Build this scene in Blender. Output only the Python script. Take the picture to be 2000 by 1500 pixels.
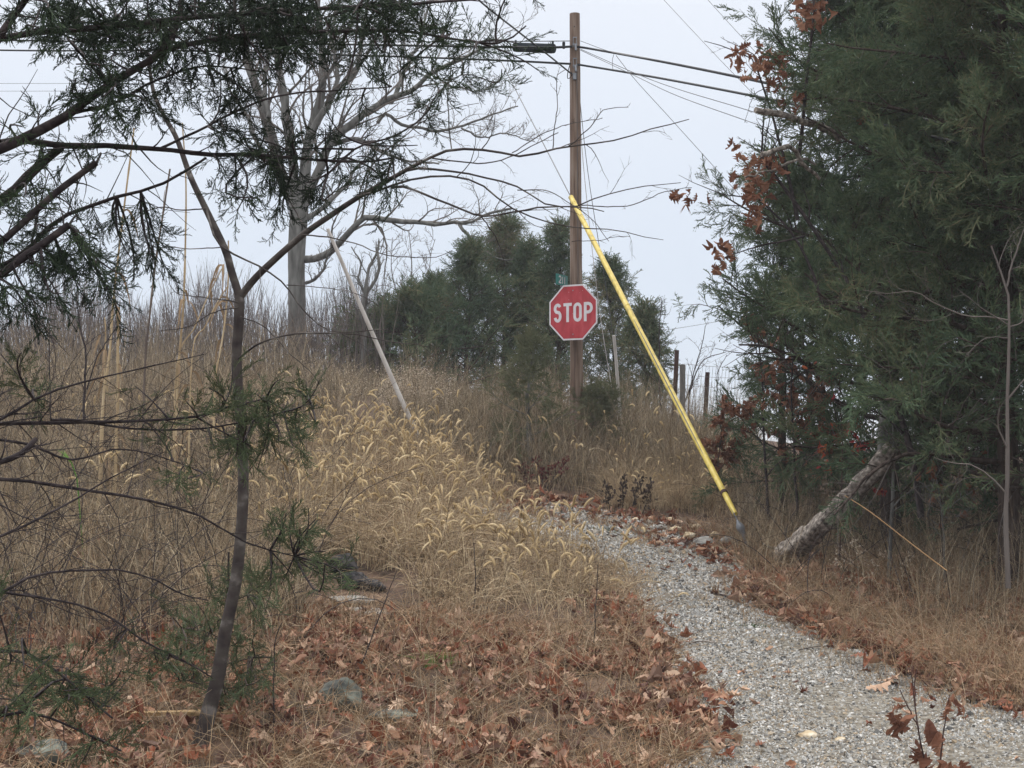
import bpy, math, random
import numpy as np

for o in list(bpy.data.objects): bpy.data.objects.remove(o)
S = bpy.context.scene
C = S.collection
rad = math.radians

# ------------------------------------------------------------------ camera
F = 2750.0            # focal length in pixels of a 2000 px wide frame
CAMZ = 1.6
PITCH = math.atan(100 / F)
cam_d = bpy.data.cameras.new('camera'); cam = bpy.data.objects.new('camera', cam_d); C.objects.link(cam)
cam_d.sensor_width = 36; cam_d.lens = 36 * F / 2000; cam_d.clip_start = 0.05; cam_d.clip_end = 9000
cam.location = (0, 0, CAMZ); cam.rotation_euler = (math.pi / 2 + PITCH, 0, 0)
S.camera = cam

# ------------------------------------------------------------------ world, sun, exposure
SUN_EL, SUN_AZ = rad(52), rad(-30)
w = bpy.data.worlds.new('World'); S.world = w; w.use_nodes = True
nt = w.node_tree; nt.nodes.clear()
out = nt.nodes.new('ShaderNodeOutputWorld')
sky = nt.nodes.new('ShaderNodeTexSky'); sky.sky_type = 'NISHITA'; sky.sun_disc = False
sky.sun_elevation = SUN_EL; sky.sun_rotation = SUN_AZ
bg1 = nt.nodes.new('ShaderNodeBackground'); bg1.inputs[1].default_value = 0.06
nt.links.new(sky.outputs[0], bg1.inputs[0])
tc = nt.nodes.new('ShaderNodeTexCoord'); sp = nt.nodes.new('ShaderNodeSeparateXYZ')
nt.links.new(tc.outputs['Generated'], sp.inputs[0])
ns = nt.nodes.new('ShaderNodeTexNoise'); ns.inputs['Scale'].default_value = 1.6; ns.inputs['Detail'].default_value = 4
nt.links.new(tc.outputs['Generated'], ns.inputs['Vector'])
ma = nt.nodes.new('ShaderNodeMath'); ma.operation = 'MULTIPLY_ADD'
nt.links.new(ns.outputs['Fac'], ma.inputs[0]); ma.inputs[1].default_value = 0.2
nt.links.new(sp.outputs['Z'], ma.inputs[2])
cr = nt.nodes.new('ShaderNodeValToRGB'); nt.links.new(ma.outputs[0], cr.inputs[0])
el = cr.color_ramp.elements
el[0].position = 0.0; el[0].color = (0.60, 0.70, 0.83, 1)
el[1].position = 1.0; el[1].color = (2.9, 2.85, 2.8, 1)
e = el.new(0.13); e.color = (0.64, 0.725, 0.85, 1)
e = el.new(0.42); e.color = (0.82, 0.865, 0.95, 1)
bg2 = nt.nodes.new('ShaderNodeBackground'); bg2.inputs[1].default_value = 1.0
nt.links.new(cr.outputs[0], bg2.inputs[0])
mx = nt.nodes.new('ShaderNodeMixShader'); mx.inputs[0].default_value = 0.94
nt.links.new(bg1.outputs[0], mx.inputs[1]); nt.links.new(bg2.outputs[0], mx.inputs[2]); nt.links.new(mx.outputs[0], out.inputs[0])
sd = bpy.data.lights.new('sun', 'SUN'); sd.energy = 1.5; sd.angle = rad(14); sd.color = (1, 0.95, 0.88)
sun = bpy.data.objects.new('sun', sd); C.objects.link(sun)
sun.rotation_euler = (math.pi / 2 - SUN_EL, 0, rad(-150))
sun.location = (0, 0, 60)
S.view_settings.view_transform = 'Standard'; S.view_settings.look = 'None'
S.view_settings.exposure = 0.12; S.view_settings.gamma = 1.0
S.cycles.max_bounces = 4; S.cycles.diffuse_bounces = 2; S.cycles.glossy_bounces = 1
S.cycles.transparent_max_bounces = 4; S.cycles.transmission_bounces = 1
S.cycles.use_adaptive_sampling = True; S.cycles.adaptive_threshold = 0.02
S.cycles.use_denoising = True
S.cycles.denoiser = 'OPENIMAGEDENOISE'
S.cycles.denoising_input_passes = 'RGB_ALBEDO_NORMAL'
S.cycles.denoising_prefilter = 'ACCURATE'
S.cycles.filter_width = 1.5

# ------------------------------------------------------------------ pixel <-> world
cp, spn = math.cos(PITCH), math.sin(PITCH)
def P(px, py, d):
    xc = (px - 1000) / F; yc = (750 - py) / F
    fy = cp - yc * spn; fz = spn + yc * cp
    s = d / fy
    return np.array([xc * s, d, CAMZ + fz * s])
def PP(pts, d0, d1=None):
    n = len(pts); d1 = d0 if d1 is None else d1
    return np.array([P(p[0], p[1], d0 + (d1 - d0) * i / max(n - 1, 1)) for i, p in enumerate(pts)])

# ------------------------------------------------------------------ terrain height
TD = np.array([0, 4, 7, 10, 13, 16, 18, 19.5, 22, 26, 32, 45, 80, 200, 4000], float)
TX = np.array([-600, 0, 400, 800, 1000, 1200, 1450, 1700, 2000, 2600], float)
TZ = np.array([
 [0,0,0,0,0,0,0,0,0,0],
 [0,0,0,0,0,0,0,0,0,0],
 [.1,.05,.0,-.02,-.04,-.05,-.06,-.05,0,.05],
 [.35,.3,.25,.18,.14,.10,.06,.08,.12,.2],
 [.9,.8,.7,.55,.40,.32,.28,.32,.38,.5],
 [1.5,1.4,1.25,1.10,.72,.62,.60,.62,.7,.8],
 [1.85,1.75,1.65,1.5,1.15,.98,.9,.85,.9,.9],
 [2.1,2.0,1.95,1.85,1.6,1.5,1.35,1.1,1.1,1.0],
 [2.4,2.3,2.3,2.2,1.95,1.75,1.5,1.3,1.2,1.0],
 [2.75,2.75,2.8,2.7,2.2,1.9,1.5,1.3,1.2,1.0],
 [2.9,3.0,3.0,2.8,2.1,1.7,1.3,1.2,1.1,1.0],
 [2.2,2.4,2.4,2.0,1.5,1.0,.8,.7,.7,.7],
 [0,0,0,0,0,-.5,-.5,-.5,-.5,-.5],
 [-3]*10, [-6]*10], float)
def G(x, y):
    x = np.asarray(x, float); y = np.asarray(y, float)
    d = np.clip(y, 0, 3999); px = np.clip(1000 + F * x / np.maximum(d, 4), -600, 2599)
    i = np.clip(np.searchsorted(TD, d, side='right') - 1, 0, len(TD) - 2)
    j = np.clip(np.searchsorted(TX, px, side='right') - 1, 0, len(TX) - 2)
    u = (d - TD[i]) / (TD[i + 1] - TD[i]); v = (px - TX[j]) / (TX[j + 1] - TX[j])
    us = u * .5 + .5 * u * u * (3 - 2 * u); vs = v * v * (3 - 2 * v)
    z = (TZ[i, j] * (1 - us) + TZ[i + 1, j] * us) * (1 - vs) + (TZ[i, j + 1] * (1 - us) + TZ[i + 1, j + 1] * us) * vs
    z = z + .025 * np.sin(x * 2.1 + y * .7) * np.sin(y * 1.7 - x * .4) + .012 * np.sin(x * 5.3 + 1) * np.sin(y * 4.1)
    return z
_DS = np.concatenate([np.arange(3.5, 30, .02), np.arange(30, 90, .2)])
def ground_px(px, py):
    """where the view ray through a pixel meets the terrain"""
    xc = (px - 1000) / F; yc = (750 - py) / F
    fy = cp - yc * spn; fz = spn + yc * cp
    X = xc / fy * _DS; Z = CAMZ + fz / fy * _DS
    h = np.nonzero(Z <= G(X, _DS))[0]
    k = h[0] if len(h) else len(_DS) - 1
    return np.array([X[k], _DS[k], G(X[k], _DS[k])])
def pxcol(x, y): return 1000 + F * x / np.maximum(y, .1)

# ------------------------------------------------------------------ mesh accumulation
class MB:
    def __init__(s): s.v = []; s.q = []; s.t = []; s.mq = []; s.mt = []; s.n = 0
    def add(s, v, q=None, t=None, m=0):
        v = np.asarray(v, np.float32).reshape(-1, 3)
        if q is not None and len(q): s.q.append(np.asarray(q, np.int32) + s.n); s.mq.append(np.full(len(q), m, np.int32))
        if t is not None and len(t): s.t.append(np.asarray(t, np.int32) + s.n); s.mt.append(np.full(len(t), m, np.int32))
        s.v.append(v); s.n += len(v)
        return s
    def mesh(s, name, mats, smooth=False):
        v = np.concatenate(s.v) if s.v else np.zeros((0, 3), np.float32)
        q = np.concatenate(s.q) if s.q else np.zeros((0, 4), np.int32)
        t = np.concatenate(s.t) if s.t else np.zeros((0, 3), np.int32)
        mi = np.concatenate(s.mq + s.mt) if (s.mq or s.mt) else np.zeros(0, np.int32)
        me = bpy.data.meshes.new(name)
        me.vertices.add(len(v)); me.vertices.foreach_set('co', v.ravel())
        loops = np.concatenate([q.ravel(), t.ravel()]).astype(np.int32)
        me.loops.add(len(loops)); me.loops.foreach_set('vertex_index', loops)
        st = np.concatenate([np.arange(len(q)) * 4, len(q) * 4 + np.arange(len(t)) * 3]).astype(np.int32)
        me.polygons.add(len(st)); me.polygons.foreach_set('loop_start', st)
        for m in (mats if isinstance(mats, (list, tuple)) else [mats]): me.materials.append(m)
        if len(mi): me.polygons.foreach_set('material_index', mi)
        me.polygons.foreach_set('use_smooth', np.full(len(st), smooth))
        me.update(calc_edges=True)
        return me
    def build(s, name, mats, parent=None, smooth=False, **tags):
        o = bpy.data.objects.new(name, s.mesh(name, mats, smooth)); C.objects.link(o)
        if parent is not None: o.parent = parent; o.matrix_parent_inverse = parent.matrix_basis.inverted()
        for k, val in tags.items(): o[k] = val
        return o

def nz(a): return a / np.maximum(np.linalg.norm(a, axis=-1, keepdims=True), 1e-9)

def tubes(mb, pts, radii, sides=5, cap=False, m=0):
    pts = np.asarray(pts, float); radii = np.asarray(radii, float)
    if pts.ndim == 2: pts = pts[None]; radii = radii[None]
    N, K, _ = pts.shape
    t = nz(np.gradient(pts, axis=1))
    mean = nz(pts[:, -1] - pts[:, 0])
    ref = np.zeros((N, 3)); ref[np.arange(N), np.argmin(np.abs(mean), axis=1)] = 1
    u = nz(np.cross(t, ref[:, None])); v = np.cross(t, u)
    a = np.arange(sides) * 2 * math.pi / sides
    ring = u[:, :, None] * np.cos(a)[None, None, :, None] + v[:, :, None] * np.sin(a)[None, None, :, None]
    V = pts[:, :, None] + ring * radii[:, :, None, None]
    base = (np.arange(N) * K * sides)[:, None, None]
    k = np.arange(K - 1)[None, :, None] * sides; i = np.arange(sides)[None, None, :]; j = (i + 1) % sides
    q = np.stack([base + k + i, base + k + j, base + k + sides + j, base + k + sides + i], -1).reshape(-1, 4)
    mb.add(V.reshape(-1, 3), q=q, m=m)
    if cap:
        for n in range(N):
            for kk, fl in ((0, -1), (K - 1, 1)):
                r = V[n, kk]; c = pts[n, kk]
                idx = [[0, 1 + x, 1 + (x + 1) % sides][::fl] for x in range(sides)]
                mb.add(np.vstack([c[None], r]), t=idx, m=m)
    return mb

def resample(p, K):
    p = np.asarray(p, float)
    # catmull-rom through the points, then even arc length
    if len(p) > 2:
        e = np.vstack([2 * p[0] - p[1], p, 2 * p[-1] - p[-2]]); o = []
        for i in range(len(p) - 1):
            for tt in np.linspace(0, 1, 8, endpoint=False):
                a, b, c, d = e[i:i + 4]
                o.append(.5 * ((2 * b) + (c - a) * tt + (2 * a - 5 * b + 4 * c - d) * tt ** 2 + (-a + 3 * b - 3 * c + d) * tt ** 3))
        o.append(p[-1]); p = np.array(o)
    s = np.concatenate([[0], np.cumsum(np.linalg.norm(np.diff(p, axis=0), axis=1))])
    q = np.linspace(0, s[-1], K)
    return np.stack([np.interp(q, s, p[:, i]) for i in range(3)], -1)

def grow(rng, st, di, ln, r0, K=6, wig=.15, up=0., taper=.25):
    N = len(st); d = nz(di); pts = np.empty((N, K, 3)); pts[:, 0] = st
    step = (ln / (K - 1))[:, None]; nacc = np.zeros((N, 3))
    for k in range(1, K):
        nacc = nacc * .6 + rng.normal(0, wig, (N, 3))
        d = nz(d + nacc + np.array([0, 0, up / K]))
        pts[:, k] = pts[:, k - 1] + d * step
    rr = r0[:, None] * (1 - (1 - taper) * np.linspace(0, 1, K)[None])
    return pts, rr

def spawn(rng, pts, rr, m, tmin=.2, ang=(30, 60), lf=(.3, .6), rf=.55, lref=None, tmax=.98, up=0.):
    N, K, _ = pts.shape
    L = np.linalg.norm(np.diff(pts, axis=1), axis=2).sum(1) if lref is None else np.full(N, lref)
    t = (np.arange(m)[None] + rng.random((N, m))) / m; t = tmin + (tmax - tmin) * t
    f = t * (K - 1); i = np.clip(f.astype(int), 0, K - 2); fr = (f - i)[..., None]
    n = np.arange(N)[:, None]
    p = pts[n, i] * (1 - fr) + pts[n, i + 1] * fr
    r = rr[n, i] * (1 - fr[..., 0]) + rr[n, i + 1] * fr[..., 0]
    tg = nz(pts[n, i + 1] - pts[n, i])
    a = np.radians(rng.uniform(ang[0], ang[1], (N, m)))[..., None]
    pr = nz(np.cross(tg, rng.normal(size=(N, m, 3))))
    d = nz(tg * np.cos(a) + pr * np.sin(a) + np.array([0, 0, up]))
    ln = L[:, None] * rng.uniform(lf[0], lf[1], (N, m)) * (1.15 - .6 * t)
    return p.reshape(-1, 3), d.reshape(-1, 3), ln.ravel(), (r * rf).ravel()

def ribbons(mb, pts, wd, normal_rng, m=0):
    """flat tapering blades along polylines"""
    N, K, _ = pts.shape
    t = nz(np.gradient(pts, axis=1)); nr = normal_rng.normal(size=(N, 1, 3))
    s = nz(np.cross(t, nr)) * wd[:, :, None] * .5
    V = np.stack([pts - s, pts + s], 2)
    base = (np.arange(N) * K * 2)[:, None]; k = np.arange(K - 1)[None] * 2
    q = np.stack([base + k, base + k + 1, base + k + 3, base + k + 2], -1).reshape(-1, 4)
    mb.add(V.reshape(-1, 3), q=q, m=m)

def basis(rng, d, roll=None):
    """rotation matrices taking local +Y to d (rows are the local axes)"""
    d = nz(d); r = rng.normal(size=d.shape)
    if roll is not None: r = np.broadcast_to(np.array(roll, float), d.shape) + r * .25
    x = nz(np.cross(d, r)); z = np.cross(x, d)
    return np.stack([x, d, z], 1)

def place(mb, T, M, pos, sc, m=0):
    """bake copies of template T=(v,q,t) with rotation M, position and scale"""
    v, q, t = T; N = len(pos); n = len(v)
    if N == 0: return
    V = np.einsum('vk,nkj->nvj', v, M) * np.asarray(sc).reshape(-1, 1, 1) + pos[:, None]
    off = (np.arange(N) * n)[:, None, None]
    mb.add(V.reshape(-1, 3), q=None if q is None or not len(q) else (q[None] + off).reshape(-1, 4),
           t=None if t is None or not len(t) else (t[None] + off).reshape(-1, 3), m=m)

def as_template(mb):
    v = np.concatenate(mb.v)
    return (v, np.concatenate(mb.q) if mb.q else None, np.concatenate(mb.t) if mb.t else None)

def scatter(mb, rng, Ts, d, pos, sc, roll=None, m=0):
    k = rng.integers(0, len(Ts), len(pos)); M = basis(rng, d, roll)
    for i, T in enumerate(Ts):
        s = k == i
        place(mb, T, M[s], pos[s], sc[s], m)

# ------------------------------------------------------------------ materials
def mat(name, cols, rough=.9, noise=None, bump=0, trans=0., spec=.2, island=True, metal=0.):
    """cols: colour stops picked per blade / leaf / stone (island) and shifted by a noise in object space"""
    m = bpy.data.materials.new(name); m.use_nodes = True; t = m.node_tree; b = t.nodes['Principled BSDF']
    b.inputs['Roughness'].default_value = rough; b.inputs['Specular IOR Level'].default_value = spec
    b.inputs['Metallic'].default_value = metal
    r = t.nodes.new('ShaderNodeValToRGB'); e = r.color_ramp.elements
    for i, c in enumerate(cols):
        p = i / max(len(cols) - 1, 1)
        if i < 2 and len(cols) > 1: x = e[i]; x.position = p if i == 0 else p
        elif i == 0: x = e[0]
        else: x = e.new(p)
        x.color = (*c, 1)
    if len(cols) == 1: e.remove(e[1])
    fac = None
    if island:
        g = t.nodes.new('ShaderNodeNewGeometry'); fac = g.outputs['Random Per Island']
    if noise:
        tcn = t.nodes.new('ShaderNodeTexCoord'); mp = t.nodes.new('ShaderNodeMapping'); n = t.nodes.new('ShaderNodeTexNoise')
        sc = noise if isinstance(noise, (tuple, list)) else (noise,) * 3
        mp.inputs['Scale'].default_value = sc; n.inputs['Scale'].default_value = 1; n.inputs['Detail'].default_value = 5
        t.links.new(tcn.outputs['Object'], mp.inputs[0]); t.links.new(mp.outputs[0], n.inputs[0])
        mr = t.nodes.new('ShaderNodeMapRange'); mr.inputs[1].default_value = .3; mr.inputs[2].default_value = .7
        t.links.new(n.outputs['Fac'], mr.inputs[0])
        if fac is None: fac = mr.outputs[0]
        else:
            mm = t.nodes.new('ShaderNodeMix'); mm.inputs[0].default_value = .5
            t.links.new(fac, mm.inputs[2]); t.links.new(mr.outputs[0], mm.inputs[3]); fac = mm.outputs[0]
        if bump:
            bp = t.nodes.new('ShaderNodeBump'); bp.inputs['Strength'].default_value = bump; bp.inputs['Distance'].default_value = .02
            t.links.new(n.outputs['Fac'], bp.inputs['Height']); t.links.new(bp.outputs[0], b.inputs['Normal'])
    if fac is not None: t.links.new(fac, r.inputs[0])
    t.links.new(r.outputs[0], b.inputs['Base Color'])
    if trans:
        o = t.nodes['Material Output']; tr = t.nodes.new('ShaderNodeBsdfTranslucent'); ms = t.nodes.new('ShaderNodeMixShader')
        ms.inputs[0].default_value = trans
        t.links.new(r.outputs[0], tr.inputs[0]); t.links.new(b.outputs[0], ms.inputs[1]); t.links.new(tr.outputs[0], ms.inputs[2])
        t.links.new(ms.outputs[0], o.inputs[0])
    return m

M = {}
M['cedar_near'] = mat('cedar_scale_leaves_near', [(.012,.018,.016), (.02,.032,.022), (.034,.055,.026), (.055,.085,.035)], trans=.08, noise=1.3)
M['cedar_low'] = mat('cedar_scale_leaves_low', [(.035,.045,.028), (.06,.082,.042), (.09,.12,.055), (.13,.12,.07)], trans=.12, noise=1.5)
M['cedar_right'] = mat('cedar_foliage_dark', [(.028,.048,.036), (.055,.09,.055), (.085,.125,.07), (.13,.15,.08), (.20,.15,.10)], trans=.25, noise=.9)
M['cedar_far'] = mat('cedar_foliage_far', [(.03,.055,.042), (.06,.10,.06), (.10,.14,.075), (.17,.15,.08), (.21,.15,.10)], trans=.15, noise=.8)
M['cedar_young'] = mat('young_cedar_foliage', [(.09,.105,.06), (.12,.13,.07), (.16,.14,.085)], trans=.15, noise=1.)
M['cedar_bark'] = mat('cedar_bark', [(.022,.015,.013), (.05,.035,.03), (.09,.07,.06)], noise=(30, 30, 5), bump=.8, island=False)
M['dark_bark'] = mat('dark_wet_bark', [(.018,.014,.016), (.038,.03,.032), (.075,.06,.058)], noise=(25, 25, 25), bump=.6, island=False)
M['sapling_bark'] = mat('smooth_mottled_bark', [(.022,.018,.018), (.045,.036,.034), (.065,.056,.05), (.17,.155,.145)], noise=(9, 9, 12), bump=.3, island=False)
M['grey_bark'] = mat('pale_grey_bark', [(.075,.073,.07), (.13,.128,.12), (.20,.198,.19)], noise=(12, 12, 3), bump=1, island=False)
M['far_twig'] = mat('far_twigs', [(.10,.085,.08), (.17,.15,.135)], noise=3.)
M['log_wood'] = mat('weathered_log', [(.04,.032,.027), (.14,.12,.105), (.25,.22,.195), (.46,.41,.36)], noise=(26, 26, 26), bump=1, island=False)
M['soil'] = mat('soil_and_rotting_litter', [(.03,.02,.014), (.07,.043,.03), (.14,.09,.06)], noise=(5, 5, 5), bump=1, island=False)
M['gravel_bed'] = mat('crushed_gravel_bed', [(.075,.062,.048), (.16,.145,.12), (.28,.265,.235)], noise=(28, 28, 28), bump=1, island=False)
M['gravel'] = mat('limestone_chips', [(.045,.044,.043), (.17,.168,.162), (.29,.287,.275), (.38,.375,.36), (.55,.54,.52), (.23,.225,.21), (.36,.28,.19), (.13,.125,.12)], rough=.8)
M['leaf_red'] = mat('fallen_oak_leaves', [(.05,.02,.014), (.13,.042,.026), (.26,.09,.045), (.14,.075,.055), (.38,.20,.12), (.50,.36,.26), (.21,.065,.035), (.28,.18,.13), (.08,.042,.034)], rough=.6, trans=.1)
M['leaf_brown'] = mat('clinging_oak_leaves', [(.11,.045,.03), (.20,.09,.055), (.32,.17,.11)], trans=.25)
M['leaf_wine'] = mat('dark_wine_leaves', [(.07,.012,.02), (.13,.03,.035), (.17,.06,.045)], trans=.15)
M['char_leaf'] = mat('blackened_leaves', [(.03,.02,.018), (.07,.05,.045)])
M['leaf_crimson'] = mat('crimson_leaves', [(.20,.02,.03), (.32,.05,.05), (.40,.14,.05)], trans=.2)
M['straw'] = mat('dry_straw', [(.08,.05,.03), (.36,.27,.16), (.60,.49,.33), (.22,.15,.09), (.50,.38,.25), (.16,.12,.09)], trans=.15)
M['straw_low'] = mat('short_dead_grass', [(.07,.042,.025), (.26,.17,.095), (.50,.37,.24), (.13,.085,.05), (.42,.34,.24), (.24,.13,.07), (.34,.25,.15)], trans=.1)
M['weed_grey'] = mat('grey_brown_weed_stems', [(.04,.03,.022), (.18,.14,.09), (.46,.38,.26), (.24,.17,.105), (.08,.065,.05), (.36,.31,.23)])
M['brush'] = mat('thicket_shoots', [(.06,.045,.045), (.12,.10,.095), (.20,.17,.155)])
M['fox_head'] = mat('foxtail_bristles', [(.36,.26,.14), (.58,.44,.25), (.68,.54,.33), (.80,.67,.45)], trans=.3)
M['fluff'] = mat('pale_seed_fluff', [(.36,.28,.20), (.48,.40,.31), (.58,.50,.41)], trans=.2)
M['cane'] = mat('dry_cane', [(.24,.17,.10), (.42,.32,.19), (.52,.42,.28)], noise=(6, 6, 3), island=False)
M['cane_dark'] = mat('dark_cane', [(.10,.08,.07), (.19,.15,.12)], noise=(6, 6, 3), island=False)
M['cane_orange'] = mat('orange_cane', [(.22,.13,.06), (.32,.20,.10)], noise=6, island=False)
M['green'] = mat('green_blades', [(.06,.14,.03), (.10,.21,.04), (.15,.26,.06)], trans=.2)
M['green_dark'] = mat('dark_green_weed', [(.02,.06,.015), (.04,.10,.025)], trans=.2)
M['yellow'] = mat('yellow_guard_plastic', [(.34,.27,.08), (.54,.41,.075), (.58,.45,.10), (.66,.53,.19)], noise=(16, 16, 3), rough=.5, island=False, spec=.4)
M['galv'] = mat('galvanised_steel', [(.16,.17,.19), (.27,.29,.32)], noise=20, rough=.5, island=False, metal=.3, spec=.5)
M['white_pipe'] = mat('chalky_white_pipe', [(.38,.35,.32), (.55,.52,.50), (.62,.60,.58)], noise=(8, 8, 2), rough=.6, island=False)
M['wire'] = mat('black_cable_sheath', [(.012,.014,.018)], rough=.5, island=False)
M['thin_wire'] = mat('grey_wire', [(.10,.10,.11)], rough=.5, island=False)
M['case'] = mat('splice_case_plastic', [(.008,.012,.018), (.015,.022,.03)], noise=12, rough=.9, island=False, spec=.1)
M['pole'] = mat('pole_wood', [(.085,.055,.042), (.155,.105,.08), (.22,.16,.125), (.26,.21,.175)], noise=(28, 28, 1.6), bump=.8, island=False)
M['post'] = mat('rusty_post', [(.04,.022,.02), (.085,.048,.042)], noise=(9, 9, 3), bump=.5, island=False)
M['post_grey'] = mat('grey_post', [(.09,.085,.08), (.2,.19,.18)], noise=(20, 20, 3), bump=.5, island=False)
M['sign_red'] = mat('faded_red_sheeting', [(.30,.024,.032), (.42,.034,.048), (.50,.07,.085)], noise=(9, 4, 2), rough=.55, island=False, spec=.4)
M['sign_white'] = mat('white_sheeting', [(.60,.58,.61), (.70,.68,.71)], noise=9, rough=.5, island=False, spec=.4)
M['sign_green'] = mat('green_sheeting', [(.008,.17,.15), (.014,.22,.19)], noise=9, rough=.4, island=False, spec=.4)
M['rock'] = mat('lichened_rock', [(.03,.032,.03), (.06,.064,.06), (.11,.118,.10), (.22,.24,.20)], noise=(9, 9, 9), bump=1, island=False)
M['rock_grey'] = mat('flat_grey_stone', [(.14,.13,.12), (.24,.235,.22), (.34,.33,.31)], noise=(7, 7, 14), bump=1, island=False)
M['rock_tan'] = mat('tan_limestone', [(.24,.17,.10), (.42,.34,.23), (.58,.53,.44)], noise=(16, 16, 16), bump=1, island=False)
M['char'] = mat('charred_wood', [(.012,.012,.014), (.03,.03,.032), (.11,.10,.10)], noise=(14, 14, 14), bump=1, island=False)
M['board'] = mat('pale_split_board', [(.30,.19,.09), (.42,.30,.16)], noise=(3, 40, 40), bump=.4, island=False)

# ------------------------------------------------------------------ object helpers
def empty(name, loc, label, cat, group=None):
    o = bpy.data.objects.new(name, None); C.objects.link(o); o.location = tuple(float(a) for a in loc)
    o['label'] = label; o['category'] = cat
    if group: o['group'] = group
    o.empty_display_size = .1
    return o
def tag(o, label, cat, group=None, kind=None):
    o['label'] = label; o['category'] = cat
    if group: o['group'] = group
    if kind: o['kind'] = kind
    return o
def stuff(o, label, cat): return tag(o, label, cat, kind='stuff')

def box(mb, c, s, R=None, m=0):
    v = np.array([[x, y, z] for x in (-.5, .5) for y in (-.5, .5) for z in (-.5, .5)]) * np.array(s)
    if R is not None: v = v @ np.array(R)
    q = [[0, 1, 3, 2], [4, 6, 7, 5], [0, 4, 5, 1], [2, 3, 7, 6], [0, 2, 6, 4], [1, 5, 7, 3]]
    mb.add(v + np.array(c), q=q, m=m); return mb

# ------------------------------------------------------------------ SETTING: ground, driveway
def axis(lo, hi, st, far):
    a = list(np.arange(lo, hi + 1e-6, st)); s = st
    b = []; x = hi
    while x < far: s *= 1.25; x += s; b.append(x)
    s = st; c = []; x = lo
    while x > -far: s *= 1.25; x -= s; c.append(x)
    return np.array(c[::-1] + a + b)
ax = axis(-11, 11, .14, 3500); ay = axis(1, 34, .14, 3500)
X, Y = np.meshgrid(ax, ay); Z = G(X, Y)
n1, n2 = X.shape; idx = np.arange(n1 * n2).reshape(n1, n2)
q = np.stack([idx[:-1, :-1], idx[:-1, 1:], idx[1:, 1:], idx[1:, :-1]], -1).reshape(-1, 4)
MB().add(np.stack([X, Y, Z], -1).reshape(-1, 3), q=q).build('ground', M['soil'], smooth=True, kind='structure', label='brown leaf-strewn soil rising to a low hill')

def inside(x, y, poly):
    r = np.zeros(len(x), bool); n = len(poly)
    for i in range(n):
        x0, y0 = poly[i]; x1, y1 = poly[(i + 1) % n]
        c = ((y0 > y) != (y1 > y)) & (x < (x1 - x0) * (y - y0) / (y1 - y0 + 1e-12) + x0)
        r ^= c
    return r
drive_px = [(1340,1500),(1345,1420),(1300,1310),(1245,1220),(1205,1130),(1150,1085),(1060,1055),(960,1030),(890,1005),(850,985),
            (930,968),(1060,985),(1170,1000),(1290,1025),(1330,1055),(1430,1085),(1480,1140),(1560,1195),(1680,1240),(1800,1295),(1950,1360),(2100,1430)]
drive = [tuple(ground_px(*p)[:2]) for p in drive_px]
drive = [(drive[0][0] + .05, 2.0), (drive[0][0] + .02, 5.0)] + drive + [(4.2, 6.2), (3.6, 2.0)]
upper_px = [(360,862),(560,872),(720,868),(800,880),(800,862),(640,838),(480,838),(360,842)]
upper = [tuple(ground_px(*p)[:2]) for p in upper_px]
def sheet(poly, name, label, lift=.012, st=.09):
    p = np.array(poly); gx = np.arange(p[:, 0].min(), p[:, 0].max(), st); gy = np.arange(p[:, 1].min(), p[:, 1].max(), st)
    A, B = np.meshgrid(gx, gy); ins = inside(A.ravel() + st / 2, B.ravel() + st / 2, poly)
    a, b = A.ravel()[ins], B.ravel()[ins]; V = []
    for dx, dy in ((0, 0), (st, 0), (st, st), (0, st)): V.append(np.stack([a + dx, b + dy, G(a + dx, b + dy) + lift], -1))
    V = np.stack(V, 1).reshape(-1, 3)
    MB().add(V, q=np.arange(len(V)).reshape(-1, 4)).build(name, M['gravel_bed'], kind='structure', label=label)
sheet(drive, 'gravel_driveway', 'pale grey gravel driveway curving away to the left')
sheet(upper, 'gravel_track', 'strip of white gravel higher up the slope behind the foxtails')

def rnd_poly(rng, poly, n, jit=0.):
    p = np.array(poly); lo = p.min(0); hi = p.max(0); o = np.zeros((0, 2))
    while len(o) < n:
        c = lo + (hi - lo) * rng.random((n * 2, 2)); c = c[inside(c[:, 0], c[:, 1], poly)]; o = np.vstack([o, c])
    o = o[:n]
    return o + rng.normal(0, jit, o.shape) if jit else o
def on_ground(xy, dz=0.): return np.stack([xy[:, 0], xy[:, 1], G(xy[:, 0], xy[:, 1]) + dz], -1)

rng = np.random.default_rng(7)
def chip_template(rng):
    v = np.array([[1,0,0],[-1,0,0],[0,1,0],[0,-1,0],[0,0,1],[0,0,-1],[.6,.6,.5],[-.6,.5,-.3]], float)
    v = v[:6] * rng.uniform(.55, 1.1, (6, 1)) * np.array([1, .8, .55]) + rng.normal(0, .12, (6, 3))
    t = [[0,2,4],[2,1,4],[1,3,4],[3,0,4],[2,0,5],[1,2,5],[3,1,5],[0,3,5]]
    return (v, None, np.array(t))
chips = [chip_template(rng) for _ in range(10)]
mb = MB()
vis = [p for p in drive if p[1] > 5.5]
near = [(0.6, 6.0)] + [p for p in drive if 6.0 < p[1]] + [(3.0, 6.0)]
xy = rnd_poly(rng, near, 125000, .08)
dd = xy[:, 1]; bare_ = np.clip(.5 + 1.4 * (np.sin(xy[:, 0] * 3.1 + 2 * np.sin(dd * 1.3)) * np.sin(dd * 2.2 + xy[:, 0]) + .35), .28, 1)
keep = rng.random(len(xy)) < np.clip(1.3 - (dd - 6) / 16, .35, 1) * bare_
xy = xy[keep]; n = len(xy)
s = np.exp(rng.normal(math.log(.0098), .42, n)) * np.clip(xy[:, 1] / 9, .9, 1.7)
scatter(mb, rng, chips, rng.normal(size=(n, 3)) * np.array([1, 1, .35]), on_ground(xy, .012), s)
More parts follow.
